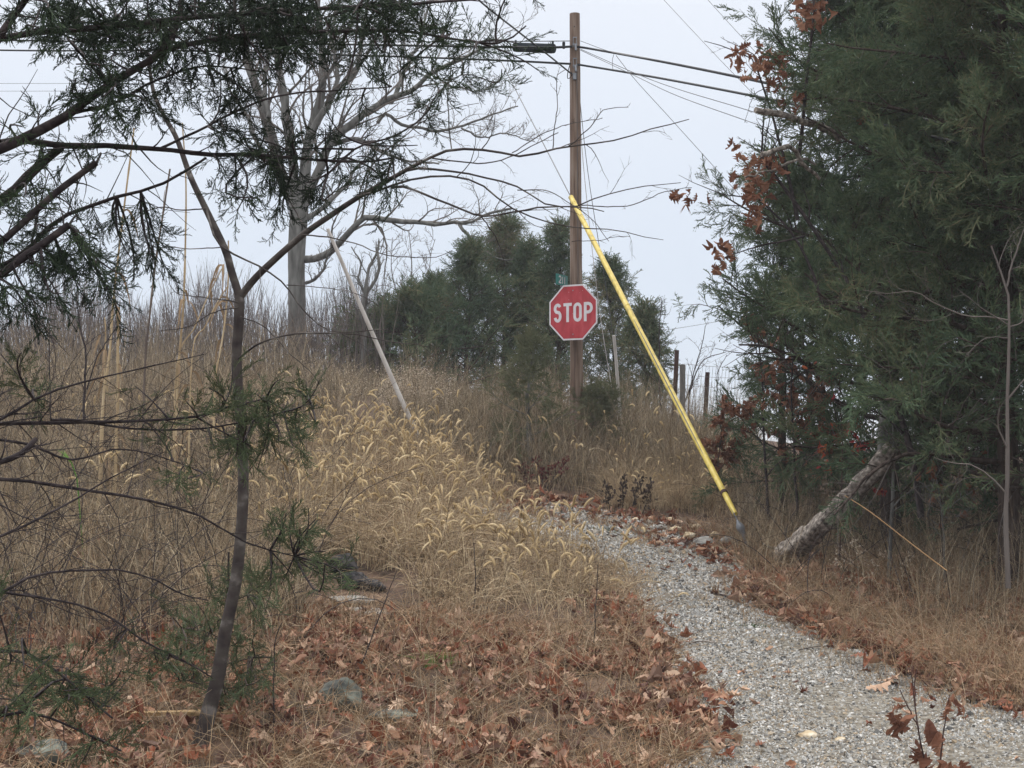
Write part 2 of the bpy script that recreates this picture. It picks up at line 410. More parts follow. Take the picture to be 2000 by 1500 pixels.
xy = rnd_poly(rng, upper, 5000, .1); n = len(xy)
scatter(mb, rng, chips, rng.normal(size=(n, 3)), on_ground(xy, .012), rng.uniform(.015, .035, n))
stuff(mb.build('gravel', M['gravel']), 'loose pale grey limestone gravel chips covering the driveway', 'gravel')

# ------------------------------------------------------------------ leaf litter
def oak_leaf(rng, curl=1.):
    ys = np.linspace(0, 1, 11); w = np.array([.02, .10, .07, .22, .10, .34, .13, .36, .16, .22, .02]) * rng.uniform(.8, 1.2, 11)
    c = rng.normal(0, .5) * curl; b = rng.uniform(-1.2, 1.6) * curl; tw = rng.normal(0, .5) * curl
    v = []
    for y, ww in zip(ys, w):
        for s in (-1, 0, 1):
            x = s * ww; a = tw * (y - .5)
            z = b * x * x * 2.2 + c * (y - .5) ** 2 + rng.normal(0, .02)
            v.append([x * math.cos(a) - z * math.sin(a), y - .5, x * math.sin(a) + z * math.cos(a)])
    q = []
    for i in range(10):
        for s in (0, 1):
            a = i * 3 + s; q.append([a, a + 1, a + 4, a + 3])
    return (np.array(v), np.array(q), None)
def torn_leaf(rng):
    ys = np.linspace(0, 1, 8); w = np.array([.03, .14, .22, .26, .25, .2, .12, .02]) * rng.uniform(.6, 1.3, 8); b = rng.uniform(1., 4.); c = rng.normal(0, .9); v = []; q = []
    for y, ww in zip(ys, w):
        for s in (-1, 0, 1): v.append([s * ww * (1 - .25 * b * abs(s) * ww), y - .5, b * (s * ww) ** 2 * 2 + c * (y - .5) ** 2 + rng.normal(0, .025)])
    for i in range(7):
        for s in (0, 1): a = i * 3 + s; q.append([a, a + 1, a + 4, a + 3])
    return (np.array(v), np.array(q), None)
oaks = [oak_leaf(rng, 1.3) for _ in range(14)]; torn = [torn_leaf(rng) for _ in range(12)]; leaves = oaks + torn
def litter(mb, rng, xy, size=(.07, .15), tilt=.45, dz=(.0, .05)):
    n = len(xy); a = rng.random(n) * 6.283
    d = np.stack([np.cos(a), np.sin(a), rng.normal(0, tilt, n)], -1)
    k = rng.integers(0, len(leaves), n)
    up = nz(np.array([0, 0, 1.]) + rng.normal(0, tilt, (n, 3))); x = nz(np.cross(d, up)); z = np.cross(x, nz(d))
    Mx = np.stack([x, nz(d), z], 1); pos = on_ground(xy) + np.stack([np.zeros(n)] * 2 + [rng.uniform(dz[0], dz[1], n)], -1)
    s = rng.uniform(size[0], size[1], n)
    for i, T in enumerate(leaves):
        kk = k == i; place(mb, T, Mx[kk], pos[kk], s[kk])
def zone(rng, n, x0, x1, d0, d1, avoid=True, col=None, pw=1.):
    """random ground points inside an angular sector seen between two columns and two distances"""
    d = np.sqrt(d0 ** 2 + (d1 ** 2 - d0 ** 2) * rng.random(n) ** pw); c = x0 + (x1 - x0) * rng.random(n)
    x = (c - 1000) / F * d; xy = np.stack([x, d], -1)
    if avoid: xy = xy[~inside(xy[:, 0], xy[:, 1], drive)]
    return xy
def off_foxtail(xy): return xy[~((xy[:, 1] > 10.6) & (pxcol(xy[:, 0], xy[:, 1]) > 560) & (pxcol(xy[:, 0], xy[:, 1]) < 1230))]
def patch(x, y, f=1., s=0.):
    return (np.sin(x * 2.3 * f + 1.7 * np.sin(y * 1.1 * f + s)) * np.sin(y * 1.9 * f + 1.3 * np.sin(x * 1.7 * f + s * 2)) + .6 * np.sin(x * 5.1 * f + y * 3.3 * f + s)) / 1.6
def clump(rng, xy, f=1., thr=0., soft=.35, s=0., keep=.12):
    p = patch(xy[:, 0], xy[:, 1], f, s); return xy[rng.random(len(xy)) < np.clip((p - thr) / soft + .5, keep, 1)]
rng = np.random.default_rng(11)
mb = MB()
litter(mb, rng, clump(rng, zone(rng, 6200, -100, 1400, 5.6, 10.6), 1.3, -.05, .5, 2., .2), size=(.05, .14), tilt=.42, dz=(.0, .08))
litter(mb, rng, off_foxtail(zone(rng, 3000, -300, 1300, 9, 13)))
litter(mb, rng, zone(rng, 3800, 1350, 2300, 6.5, 14))
# drifts along both edges of the driveway
def along(rng, pxs, n, jit):
    p = np.array([ground_px(*a)[:2] for a in pxs]); i = rng.integers(0, len(p) - 1, n); f = rng.random(n)[:, None]
    return p[i] * (1 - f) + p[i + 1] * f + rng.normal(0, jit, (n, 2))
litter(mb, rng, along(rng, [(1345,1470),(1330,1390),(1290,1300),(1235,1230),(1190,1180)], 420, .12), dz=(.01, .08))
litter(mb, rng, along(rng, [(1460,1150),(1530,1195),(1640,1240),(1780,1300),(1900,1340),(2050,1400)], 800, .15), dz=(.01, .09))
litter(mb, rng, along(rng, [(1300,1050),(1380,1075),(1440,1100),(1470,1150)], 160, .14))
litter(mb, rng, along(rng, [(980,985),(1100,985),(1250,1010),(1330,1040)], 200, .2))
litter(mb, rng, rnd_poly(rng, near, 90), size=(.03, .09), tilt=.25, dz=(.02, .03))
litter(mb, rng, along(rng, [(1000,1000),(1100,1010),(1250,1035),(1330,1060),(1440,1100)], 260, .3), size=(.04, .11), dz=(.01, .04))
litter(mb, rng, along(rng, [(1330,1480),(1290,1330),(1215,1170)], 120, .2), size=(.03, .1))
stuff(mb.build('leaf_litter', M['leaf_red']), 'curled reddish brown oak leaves carpeting the ground', 'fallen leaves')

# ------------------------------------------------------------------ grasses and weeds
def stand_h(xy):
    return np.interp(pxcol(xy[:, 0], xy[:, 1]), [500, 800, 900, 980, 1080, 1210], [.8, .88, .72, .52, .42, .34]) * np.interp(xy[:, 1], [10.6, 12, 14.5, 18], [.75, .95, .9, .6])
def blades(mb, rng, xy, h, wd, lean=.25, droop=.5, K=4, m=0, hs=None):
    n = len(xy); hh = rng.uniform(h[0], h[1], n) * (1 if hs is None else hs(xy)); a = rng.random(n) * 6.283
    ln = np.abs(rng.normal(0, lean, n)); side = np.stack([np.cos(a), np.sin(a), np.zeros(n)], -1)
    t = np.linspace(0, 1, K)[None, :, None]; dr = rng.random(n)[:, None, None] * droop
    base = on_ground(xy, -.01)[:, None]
    up = np.array([0, 0, 1.])
    pts = base + hh[:, None, None] * (up * (t - dr * .55 * t ** 3) + side[:, None] * (ln[:, None, None] * t + dr * .8 * t ** 2.5))
    wv = rng.uniform(wd[0], wd[1], n)[:, None] * (1 - .8 * np.linspace(0, 1, K)[None] ** 1.5)
    ribbons(mb, pts, wv, rng, m)

def weed_template(rng, n_side, h=1., spread=.35, r=.004, tip=.5):
    mb = MB(); st = np.zeros((1, 3)); d = np.array([[rng.normal(0, .08), 1, rng.normal(0, .08)]])
    p, rr = grow(rng, st, d, np.array([h]), np.array([r]), 7, .05)
    tubes(mb, p, rr, 3)
    s, dd, l, r2 = spawn(rng, p, rr, n_side, .25, (20, 55), (spread * .5, spread), .6)
    p2, r22 = grow(rng, s, dd, l, r2, 4, .12); ribbons(mb, p2, r22 * 2, rng)
    s, dd, l, r3 = spawn(rng, p2, r22, 3, .3, (25, 60), (.25, .5), .7)
    p3, r33 = grow(rng, s, dd, l, r3, 3, .15); ribbons(mb, p3, r33 * 2, rng)
    return as_template(mb)
def weeds(mb, rng, Ts, xy, h, lean=.15):
    n = len(xy); d = np.stack([rng.normal(0, lean, n), rng.normal(0, lean, n), np.ones(n)], -1)
    scatter(mb, rng, Ts, d, on_ground(xy, -.02), rng.uniform(h[0], h[1], n))

rng = np.random.default_rng(21)
# short dead grass between the leaves, foreground
mb = MB()
blades(mb, rng, clump(rng, zone(rng, 34000, -100, 1330, 5.4, 10.8), 1.6, .0, .5, 5., .2), (.05, .20), (.002, .006), .8, 1.1)
blades(mb, rng, clump(rng, zone(rng, 12000, -100, 1300, 5.6, 10.8), 2.4, .45, .2, 9., .0), (.12, .36), (.002, .0045), .6, 1.0)
blades(mb, rng, zone(rng, 1700, -100, 1300, 5.8, 10.6), (.2, .42), (.0025, .0045), .8, .8)
blades(mb, rng, off_foxtail(zone(rng, 16000, -300, 1250, 9.5, 14)), (.08, .32), (.003, .006), .6, .9)
blades(mb, rng, clump(rng, zone(rng, 46000, 1340, 2300, 7.0, 15.5), 1.5, -.1, .5, 8., .2), (.07, .36), (.0025, .006), .55, .95)
blades(mb, rng, along(rng, [(1480,1150),(1600,1215),(1780,1290),(1950,1350),(2100,1400)], 5000, .25), (.1, .35), (.002, .004), .5, 1.)
blades(mb, rng, clump(rng, along(rng, [(980,1005),(1100,1020),(1230,1035),(1320,1065)], 3800, .35), 3., .2, .2, 1., .0), (.04, .2), (.003, .006), .6, 1.)
blades(mb, rng, clump(rng, along(rng, [(1350,1500),(1320,1380),(1270,1280),(1220,1190),(1170,1110)], 5200, .12), 3., .0, .3, 4., .1), (.05, .25), (.002, .005), .6, 1.)
blades(mb, rng, rnd_poly(rng, near, 1500), (.01, .05), (.002, .005), 2.5, 2.)
stuff(mb.build('short_dry_grass', M['straw_low']), 'short matted reddish dry grass among the fallen leaves', 'dry grass')
# foxtail stand
fox_poly = [tuple(ground_px(*p)[:2]) for p in [(560,1140),(700,1105),(850,1190),(960,1200),(1090,1185),(1190,1180),(1215,1150),(1170,1090),(1060,1052),(960,1025),(880,1000),(850,965),(840,930),(760,900),(640,880),(540,890),(500,980),(520,1080)]]
_c = ground_px(695, 1160)
def clear(xy): return xy[~((np.abs(xy[:, 0] - _c[0] + .05) < .42) & (xy[:, 1] > _c[1] - 1.6) & (xy[:, 1] < _c[1] + .75))]
fox_back = [tuple(ground_px(*p)[:2]) for p in [(640,900),(850,960),(1000,985),(1040,960),(860,880),(700,860),(560,860)]]
mb = MB()
blades(mb, rng, clear(clump(rng, rnd_poly(rng, fox_poly, 30000, .22), 1.8, .02, .4, 3., .18)), (.25, .8), (.004, .009), .38, 1.3, K=5, hs=stand_h)
blades(mb, rng, rnd_poly(rng, fox_back, 5000, .3), (.25, .75), (.005, .009), .35, 1.1, K=5, hs=stand_h)
blades(mb, rng, clear(zone(rng, 3500, 380, 640, 9.8, 15)), (.2, .7), (.004, .008), .38, 1.2, K=5)
blades(mb, rng, clump(rng, zone(rng, 16000, -150, 540, 9.3, 21), 1.1, .12, .3, 7., .08), (.25, .8), (.004, .009), .3, 1.1, K=5)
blades(mb, rng, zone(rng, 5000, 1180, 1420, 16.5, 18.6), (.2, .55), (.004, .006), .35, .9)
stuff(mb.build('tall_straw_grass', M['straw']), 'tall straw coloured grass stand on the bank', 'dry grass')
def fox_template(rng):
    mb = MB(); H = rng.uniform(.62, .95); hl = rng.uniform(.08, .19); lean = rng.uniform(0.0, .25)
    pts = []; p = np.zeros(2); ang = math.pi / 2 - lean * .5
    for i in range(8): pts.append(p.copy()); p = p + np.array([math.cos(ang), math.sin(ang)]) * H / 8; ang -= .03 + .05 * i * lean
    bend = rng.uniform(.5, 2.5); ns = 9
    stem_end = len(pts)
    for i in range(ns): pts.append(p.copy()); p = p + np.array([math.cos(ang), math.sin(ang)]) * hl / ns; ang -= bend / ns
    pts = np.array([[a, b] for a, b in pts])
    P3 = np.stack([pts[:, 0], pts[:, 1], np.zeros(len(pts))], -1)
    tubes(mb, P3[:stem_end + 1], np.full(stem_end + 1, .0022), 3)
    hp = P3[stem_end:]; k = len(hp); t = np.linspace(0, 1, k)
    hr = rng.uniform(.009, .0135) * np.clip(np.sin(np.pi * (t * .88 + .08)), .12, 1) ** .5
    hb = MB(); tubes(hb, hp, hr, 6)
    n = 150; f = rng.random(n) * (k - 1.01); i = f.astype(int); fr = (f - i)[:, None]
    b0 = hp[i] * (1 - fr) + hp[i + 1] * fr; tg = nz(hp[i + 1] - hp[i]); pr = nz(np.cross(tg, rng.normal(size=(n, 3))))
    ra = (hr[i])[:, None]; L = rng.uniform(.011, .021, (n, 1))
    a = b0 + pr * ra * .7; c = a + nz(pr * .8 + tg) * L; s = nz(np.cross(pr, tg)) * .0014
    V = np.stack([a - s, a + s, c], 1).reshape(-1, 3)
    hb.add(V, t=np.arange(3 * n).reshape(-1, 3))
    lf = MB()
    for _ in range(3):
        j = rng.integers(1, 6); az = rng.random() * 6.28; L = rng.uniform(.15, .3); t = np.linspace(0, 1, 5)[:, None]
        side = np.array([math.cos(az), 0, math.sin(az)]); pl = P3[j] + side * L * t + np.array([0, 1, 0]) * L * (.5 * t - .9 * t ** 2)
        ribbons(lf, pl[None], (.007 * (1 - t[:, 0] ** 2) + .0005)[None], rng)
    stm = as_template(mb); l = as_template(lf)
    v = np.vstack([stm[0], l[0]]); q = np.vstack([stm[1], l[1] + len(stm[0])])
    return (v, q, None), as_template(hb)
fts = [fox_template(rng) for _ in range(22)]
def foxtails(ms, mh, rng, xy, sc=(.68, 1.15), sh=True):
    n = len(xy); k = rng.integers(0, len(fts), n)
    up = nz(np.stack([rng.normal(0, .12, n), rng.normal(0, .12, n), np.ones(n)], -1))
    az = rng.random(n) * 6.283; r = np.stack([np.cos(az), np.sin(az), np.zeros(n)], -1)
    z = nz(np.cross(r, up)); x = np.cross(up, z); Mx = np.stack([x, up, z], 1); s = rng.uniform(sc[0], sc[1], n); pos = on_ground(xy, -.02); hsc = stand_h(xy) if sh else np.ones(n); lift = pos.copy(); lift[:, 2] -= (1 - hsc) * .70 * s
    pos = lift
    for i, (a, b) in enumerate(fts):
        kk = k == i; place(ms, a, Mx[kk], pos[kk], s[kk]); place(mh, b, Mx[kk], pos[kk], s[kk])
ms, mh = MB(), MB()
foxtails(ms, mh, rng, clear(clump(rng, rnd_poly(rng, fox_poly, 1150, .25), 1.5, .0, .5, 3., .15)))
foxtails(ms, mh, rng, rnd_poly(rng, fox_back, 230, .2))
foxtails(ms, mh, rng, zone(rng, 60, 560, 1400, 17, 19.2), (.7, 1.05), False)
foxtails(ms, mh, rng, zone(rng, 90, 1190, 1420, 15.8, 18.2, avoid=True), (.5, .8), False)
foxtails(ms, mh, rng, zone(rng, 110, 100, 640, 11, 17), (.7, 1.1), False)
n0 = len(ms.v)
for arr, mm in ((mh, 1),):
    off = ms.n
    for v in arr.v: ms.v.append(v)
    for qq in arr.q: ms.q.append(qq + off); ms.mq.append(np.full(len(qq), mm, np.int32))
    for tt in arr.t: ms.t.append(tt + off); ms.mt.append(np.full(len(tt), mm, np.int32))
    ms.n += arr.n
stuff(ms.build('foxtail_grass', [M['straw'], M['fox_head']]), 'giant foxtail grass with arching bristly golden seed heads', 'foxtail grass')
# weeds
def nolog(xy): c = pxcol(xy[:, 0], xy[:, 1]); return xy[~((c > 1530) & (c < 1770) & (xy[:, 1] > 10.4) & (xy[:, 1] < 13.6) & (rng.random(len(xy)) < .85))]
wt = [weed_template(rng, 9) for _ in range(8)]; wt2 = [weed_template(rng, 5, spread=.5) for _ in range(5)]
mb = MB()
weeds(mb, rng, wt, clump(rng, zone(rng, 1500, -150, 600, 9.4, 14), 1., .1, .4, 1.), (.4, 1.1))
weeds(mb, rng, wt2, zone(rng, 90, -100, 560, 7.6, 9.6), (.3, .7))
weeds(mb, rng, wt, clump(rng, zone(rng, 2900, -150, 620, 13, 23), .8, .05, .4, 3.), (.5, 1.35))
weeds(mb, rng, wt, zone(rng, 260, 600, 820, 16, 23), (.3, .75))
blades(mb, rng, clump(rng, zone(rng, 14000, -200, 600, 9.3, 15), 1.4, .1, .4, 4.), (.2, .8), (.004, .008), .3, .6)
blades(mb, rng, zone(rng, 7000, -200, 700, 14, 24), (.3, .85), (.006, .010), .3, .5)
stuff(mb.build('hillside_weeds', M['weed_grey']), 'dense grey brown dead weeds on the left hillside', 'dead weeds')
mb = MB()
weeds(mb, rng, wt + wt2, clump(rng, zone(rng, 2400, 780, 1480, 17.3, 21.5), 1., .0, .4, 2.), (.45, 1.1))
weeds(mb, rng, wt + wt2, zone(rng, 260, 620, 1000, 18, 21), (.4, .8))
blades(mb, rng, zone(rng, 9000, 760, 1480, 17.2, 21), (.2, .65), (.005, .009), .35, .6)
weeds(mb, rng, wt + wt2, zone(rng, 500, 960, 1420, 21.5, 24), (.5, .95))
blades(mb, rng, zone(rng, 3500, 640, 1420, 21, 24), (.2, .5), (.006, .010), .35, .5)
stuff(mb.build('bank_weeds', M['weed_grey']), 'tangled dead weeds on the bank below the stop sign', 'dead weeds')
mb = MB()
weeds(mb, rng, wt, nolog(clump(rng, zone(rng, 1500, 1430, 2200, 10.5, 17), 1.1, .0, .4, 6.)), (.35, 1.0))
weeds(mb, rng, wt2, nolog(zone(rng, 300, 1560, 2200, 9, 14)), (.35, .7))
blades(mb, rng, zone(rng, 9000, 1430, 2200, 13, 18.5), (.15, .5), (.003, .006), .35, .5)
weeds(mb, rng, wt2, zone(rng, 300, 0, 1250, 6.3, 10.5), (.2, .55))
weeds(mb, rng, wt, zone(rng, 40, 880, 1200, 10, 12), (.35, .65), .1)
stuff(mb.build('verge_weeds', M['weed_grey']), 'thin dead weed stems on the verges beside the driveway', 'dead weeds')
# thicket against the sky
mb = MB()
n = 3000
xy = zone(rng, n, -250, 760, 23.5, 29, avoid=False)
h = rng.uniform(.7, 2.0, len(xy)) * (.75 + .35 * np.sin(pxcol(xy[:, 0], xy[:, 1]) / 90.) ** 2)
d = np.stack([rng.normal(0, .12, len(xy)), rng.normal(0, .12, len(xy)), np.ones(len(xy))], -1)
p, rr = grow(rng, on_ground(xy, -.02), d, h, np.full(len(xy), .008), 5, .06, .3, .3); tubes(mb, p, rr, 3)
s_, d_, l_, r_ = spawn(rng, p, rr, 5, .3, (12, 35), (.2, .4), .6, up=.3); p, rr = grow(rng, s_, d_, l_, r_, 4, .08, .4, .3); ribbons(mb, p, rr * 2, rng)
stuff(mb.build('brush_thicket', M['brush']), 'thicket of thin upright grey shoots along the hill crest', 'brush')
# arching brambles and bare stems on the left slope
mb = MB(); xy = np.vstack([clump(rng, zone(rng, 900, -150, 600, 8.6, 18), 1., 0., .4, 2.), zone(rng, 60, 1480, 2150, 11, 15)]); n = len(xy)
a = rng.random(n) * 6.283; d = np.stack([np.cos(a) * .35, np.sin(a) * .35, np.ones(n)], -1)
p, rr = grow(rng, on_ground(xy, -.02), d, rng.uniform(.6, 1.7, n), np.full(n, .0042), 12, .10, -1.5, .35); tubes(mb, p, rr, 4)
s_, d_, l_, r_ = spawn(rng, p, rr, 5, .25, (30, 70), (.12, .32), .6); p, rr = grow(rng, s_, d_, l_, np.clip(r_, .0012, .003), 6, .16, .2); tubes(mb, p, rr, 3)
stuff(mb.build('brambles', M['dark_bark']), 'dark arching brambles and bare stems through the dead weeds', 'brambles')
# pale seed fluff clumps behind the leaning pipe
mb = MB()
xy = np.vstack([zone(rng, 60, 740, 880, 18.2, 19.5), zone(rng, 12, 600, 760, 18.5, 20), zone(rng, 10, 1380, 1460, 17, 18)])
weeds(mb, rng, wt, xy, (.5, .8))
base = on_ground(xy); b2 = np.repeat(base, 34, 0); n = len(b2)
pos = b2 + np.stack([rng.normal(0, .12, n), rng.normal(0, .12, n), rng.uniform(.35, .75, n)], -1)
scatter(mb, rng, chips, rng.normal(size=(n, 3)), pos, rng.uniform(.006, .016, n))
stuff(mb.build('fluffy_seed_weeds', M['fluff']), 'pale fluffy seed heads beside the leaning white pipe', 'weeds')

# ------------------------------------------------------------------ cedar sprays
def spray_template(rng, n_side=13, n_sub=4, L=.14, r=.0013, tube=True, planar=.4, sl=(.25, .42)):
    mb = MB(); p, rr = grow(rng, np.zeros((1, 3)), np.array([[0, 1., 0]]), np.array([L]), np.array([r * 1.1]), 6, .08, -.1, .6)
    s, d, l, r2 = spawn(rng, p, rr, n_side, .08, (28, 52), sl, .9); d[:, 2] *= planar; d = nz(d)
    p2, rr2 = grow(rng, s, d, l, np.full(len(l), r), 4, .1, 0, .6)
    s, d, l, r3 = spawn(rng, p2, rr2, n_sub, .15, (25, 50), (.3, .55), .9); d[:, 2] *= planar
    p3, rr3 = grow(rng, s, nz(d), l, np.full(len(l), r * .9), 2, .1, 0, .6)
    if tube: tubes(mb, p, rr, 3); tubes(mb, p2, rr2, 3); tubes(mb, p3, rr3, 3)
    else:
        ribbons(mb, p, rr * 2, rng); ribbons(mb, p2, rr2 * 2, rng); ribbons(mb, p3, rr3 * 2, rng)
    return as_template(mb)
rng = np.random.default_rng(5)
near_sprays = [spray_template(rng) for _ in range(8)]
mid_sprays = [spray_template(rng, 11, 3, .2, .0032, False, .55, (.25, .5)) for _ in range(8)]
far_sprays = [spray_template(rng, 9, 2, .34, .006, False, .6, (.25, .5)) for _ in range(6)]

def branch_set(mb, rng, br, K=14, sides=6):
    """br: (pixel polyline, depth0, depth1, radius0, radius1)"""
    Ps, Rs = [], []
    for pl, d0, d1, r0, r1 in br:
        p = resample(PP(pl, d0, d1), K); t = np.linspace(0, 1, K)
        p = p + np.cumsum(rng.normal(0, .0016, p.shape), 0) * (d0 / 5)
        Ps.append(p); Rs.append((r0 + (r1 - r0) * t) * .85)
    Ps, Rs = np.array(Ps), np.array(Rs)
    tubes(mb, Ps, Rs * rng.uniform(.93, 1.08, Rs.shape), sides)
    return Ps, Rs
def sprays_on_twigs(mt, mf, rng, Ps, Rs, blobs, depth_j=.25, tl=(.25, .5), per=7, Ts=None, sc=(.7, 1.15), droop=-.25):
    """twigs run from the nearest limb into each blob of foliage and carry sprays"""
    allp = Ps.reshape(-1, 3)
    for (px, py, rx, ry, n) in blobs:
        a = rng.random(n) * 6.283; rr = np.sqrt(rng.random(n))
        d0 = None
        for ax_, r_ in zip(a, rr):
            x, y = px + rx * r_ * math.cos(ax_), py + ry * r_ * math.sin(ax_)
            # nearest limb point, judged on the view plane at that limb's own distance
            qx = 1000 + F * allp[:, 0] / allp[:, 1]; qy = 850 - F * (allp[:, 2] - CAMZ) / allp[:, 1]
            w_ = (qx - x) ** 2 + (qy - y) ** 2; k = int(np.argmin(w_ + rng.random(len(w_)) * 900))
            dist = allp[k, 1]; tgt = P(x, y, dist + rng.normal(0, depth_j)); st = allp[k]
            v = tgt - st; L = np.linalg.norm(v)
            if L < .10: v = nz(v + rng.normal(0, .05, 3)) * rng.uniform(.15, .3); L = np.linalg.norm(v)
            K = 6; t = np.linspace(0, 1, K)[:, None]; bow = rng.normal(0, .07, 3) * L
            p = st + v * t + bow * np.sin(t * math.pi)
            tubes(mt, p, np.linspace(.0035, .0014, K) * (1 + L), 4)
            m = max(3, int(per * rng.uniform(.6, 1.2)))
            u0 = max(0., 1 - .32 / L)
            f = (u0 + (1 - u0) * (np.arange(m) + rng.random(m)) / m) * (K - 1.001); i = f.astype(int); fr = (f - i)[:, None]
            pos = p[i] * (1 - fr) + p[i + 1] * fr; tg = nz(p[i + 1] - p[i])
            d = nz(tg * .8 + nz(rng.normal(size=(m, 3))) * .75 + np.array([0, 0, droop]))
            scatter(mf, rng, Ts or near_sprays, d, pos, rng.uniform(sc[0], sc[1], m))
# ------------------------------------------------------------------ cedar overhanging from the left
rng = np.random.default_rng(31)
t_ = empty('cedar_tree', (-2.45, 4.3, G(-2.45, 4.3)), 'cedar whose dark drooping boughs reach in from the left edge', 'cedar tree', 'cedars')
tk = MB(); tp = np.array([[-2.45, 4.3, -.1], [-2.43, 4.32, 1.2], [-2.46, 4.35, 2.6], [-2.42, 4.4, 4.2], [-2.4, 4.4, 6.]])
tubes(tk, resample(tp, 24), np.linspace(.13, .05, 24), 12); tk.build('trunk', M['cedar_bark'], t_, True)
upper_br = [
 ([(-480,480),(-150,350),(0,292),(70,259),(140,222),(196,180),(245,150),(287,124),(332,92),(353,42),(364,-20)], 4.35, 4.5, .030, .009),
 ([(332,94),(420,75),(490,67),(595,64),(700,58),(800,60),(900,76),(980,82),(1030,50)], 4.5, 4.7, .011, .003),
 ([(-480,220),(-150,110),(0,75),(70,62),(175,52),(245,45),(400,28),(600,15),(800,5),(1010,-10)], 4.35, 4.4, .018, .004),
 ([(-480,560),(-150,460),(0,395),(70,332),(122,290)], 4.3, 4.6, .028, .017),
 ([(0,280),(35,273),(122,286),(227,287),(315,291),(402,301),(490,301),(595,311),(700,316),(760,310)], 4.45, 4.9, .014, .004),
 ([(-480,660),(-100,550),(0,521),(70,469),(105,427),(168,402),(231,378),(297,360),(350,336),(399,306)], 4.6, 4.9, .016, .005),
 ([(-480,640),(-100,520),(0,472),(87,394),(140,350),(185,319)], 4.3, 4.4, .017, .012),
 ([(-480,700),(-100,590),(0,525),(70,474),(129,432)], 4.2, 4.3, .020, .014),
 ([(-300,300),(-60,130),(0,56),(45,-5)], 4.3, 4.3, .020, .012),
 ([(315,290),(400,250),(480,205),(550,183),(640,176),(760,170)], 4.8, 5.2, .006, .003),
 ([(140,222),(230,200),(300,160),(400,130),(520,140)], 4.4, 4.9, .006, .003),
 ([(640,340),(700,290),(770,270),(830,230),(850,190),(900,150),(960,165)], 4.9, 5.3, .005, .002),
]
bm_ = MB(); Pu, Ru = branch_set(bm_, rng, upper_br, 20, 7)
fo = MB()
up_blobs = [(120,30,140,40,26),(330,40,160,55,40),(560,35,160,52,42),(760,40,140,45,30),(920,75,80,40,12),(200,110,120,50,20),(280,190,110,60,22),
 (60,210,60,40,5),(430,110,120,50,16),(440,230,80,50,12),(520,290,90,50,13),(620,330,100,45,15),(700,255,90,45,12),(740,330,40,40,6),(470,370,70,50,9),
 (545,415,30,35,3),(30,370,60,50,7),(150,310,60,40,6),(60,450,80,50,9),(220,430,90,50,8),(110,545,120,45,20),(260,520,80,40,14),(60,600,90,40,12),
 (240,600,40,40,4),(830,190,60,50,7),(960,120,45,40,5),(380,170,80,50,8),(650,110,120,40,10)]
up_blobs = [(a, b, c, d, max(2, int(n * (.8 if b < 110 else .58)))) for a, b, c, d, n in up_blobs]
sprays_on_twigs(bm_, fo, rng, Pu, Ru, up_blobs, per=6)
s_, d_, l_, r_ = spawn(rng, Pu, Ru, 12, .15, (35, 75), (.1, .28), .35); p, rr = grow(rng, s_, d_, np.clip(l_, .05, .5), np.clip(r_, .001, .003), 6, .14); tubes(bm_, p, rr, 4)
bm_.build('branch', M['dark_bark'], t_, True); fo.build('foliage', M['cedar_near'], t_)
low_br = [
 ([(-400,840),(0,823),(105,819),(245,819),(385,812),(450,795),(520,780)], 4.9, 5.4, .014, .004),
 ([(-400,1000),(0,816),(70,777),(150,750),(250,725),(400,690)], 4.8, 5.2, .010, .002),
 ([(100,820),(157,823),(245,840),(350,844),(420,837),(525,816),(600,793)], 5.0, 5.6, .007, .003),
 ([(-400,930),(0,938),(105,949),(210,965),(280,977),(332,992),(392,1013),(465,1055),(518,1076),(577,1090)], 4.6, 5.3, .011, .003),
 ([(-300,1010),(0,900),(40,880),(66,855)], 4.3, 4.4, .012, .010),
 ([(-300,1300),(0,1157),(63,1125),(140,1115),(227,1113),(297,1129),(350,1160),(402,1171)], 4.6, 5.2, .008, .003),
 ([(0,1155),(122,1175),(210,1202),(280,1255),(350,1290),(413,1325)], 4.7, 5.3, .006, .003),
 ([(-300,1180),(0,1048),(90,1005),(150,975),(245,917),(322,880)], 4.4, 4.8, .008, .002),
 ([(-300,1330),(0,1270),(80,1290),(150,1340),(220,1400)], 4.7, 5.0, .009, .004),
 ([(-300,1480),(0,1400),(90,1400),(160,1430),(240,1470)], 4.7, 5.0, .009, .004),
 ([(0,860),(60,870),(140,900),(230,880),(330,900),(400,930)], 4.7, 5.2, .006, .002),
]
bl = MB(); Pl, Rl = branch_set(bl, rng, low_br, 18, 6); fl = MB()
low_blobs = [(390,775,70,35,8),(470,800,90,40,14),(560,780,60,40,9),(530,860,70,40,12),(430,870,50,40,6),(370,925,40,35,4),(590,1040,50,60,9),(620,1110,60,40,8),
 (520,1110,50,50,7),(60,1320,80,50,18),(170,1360,60,40,10),(230,1290,50,25,4),(200,1450,50,40,5),(60,1420,70,30,5),(330,1270,60,30,5),(20,700,40,50,4),(120,790,60,20,3)]
low_blobs = [(a, b, c, d, max(2, int(n * .85))) for a, b, c, d, n in low_blobs]
sprays_on_twigs(bl, fl, rng, Pl, Rl, low_blobs, per=5, sc=(.6, 1.1), droop=-.05)
s_, d_, l_, r_ = spawn(rng, Pl, Rl, 20, .05, (30, 70), (.12, .35), .4); p, rr = grow(rng, s_, d_, np.clip(l_, .05, .5), np.clip(r_, .001, .003), 7, .13); tubes(bl, p, rr, 4)
s_, d_, l_, r_ = spawn(rng, p, rr, 4, .2, (30, 70), (.3, .6), .7); p, rr = grow(rng, s_, d_, l_, np.clip(r_, .0008, .003), 5, .15); tubes(bl, p, rr, 3)
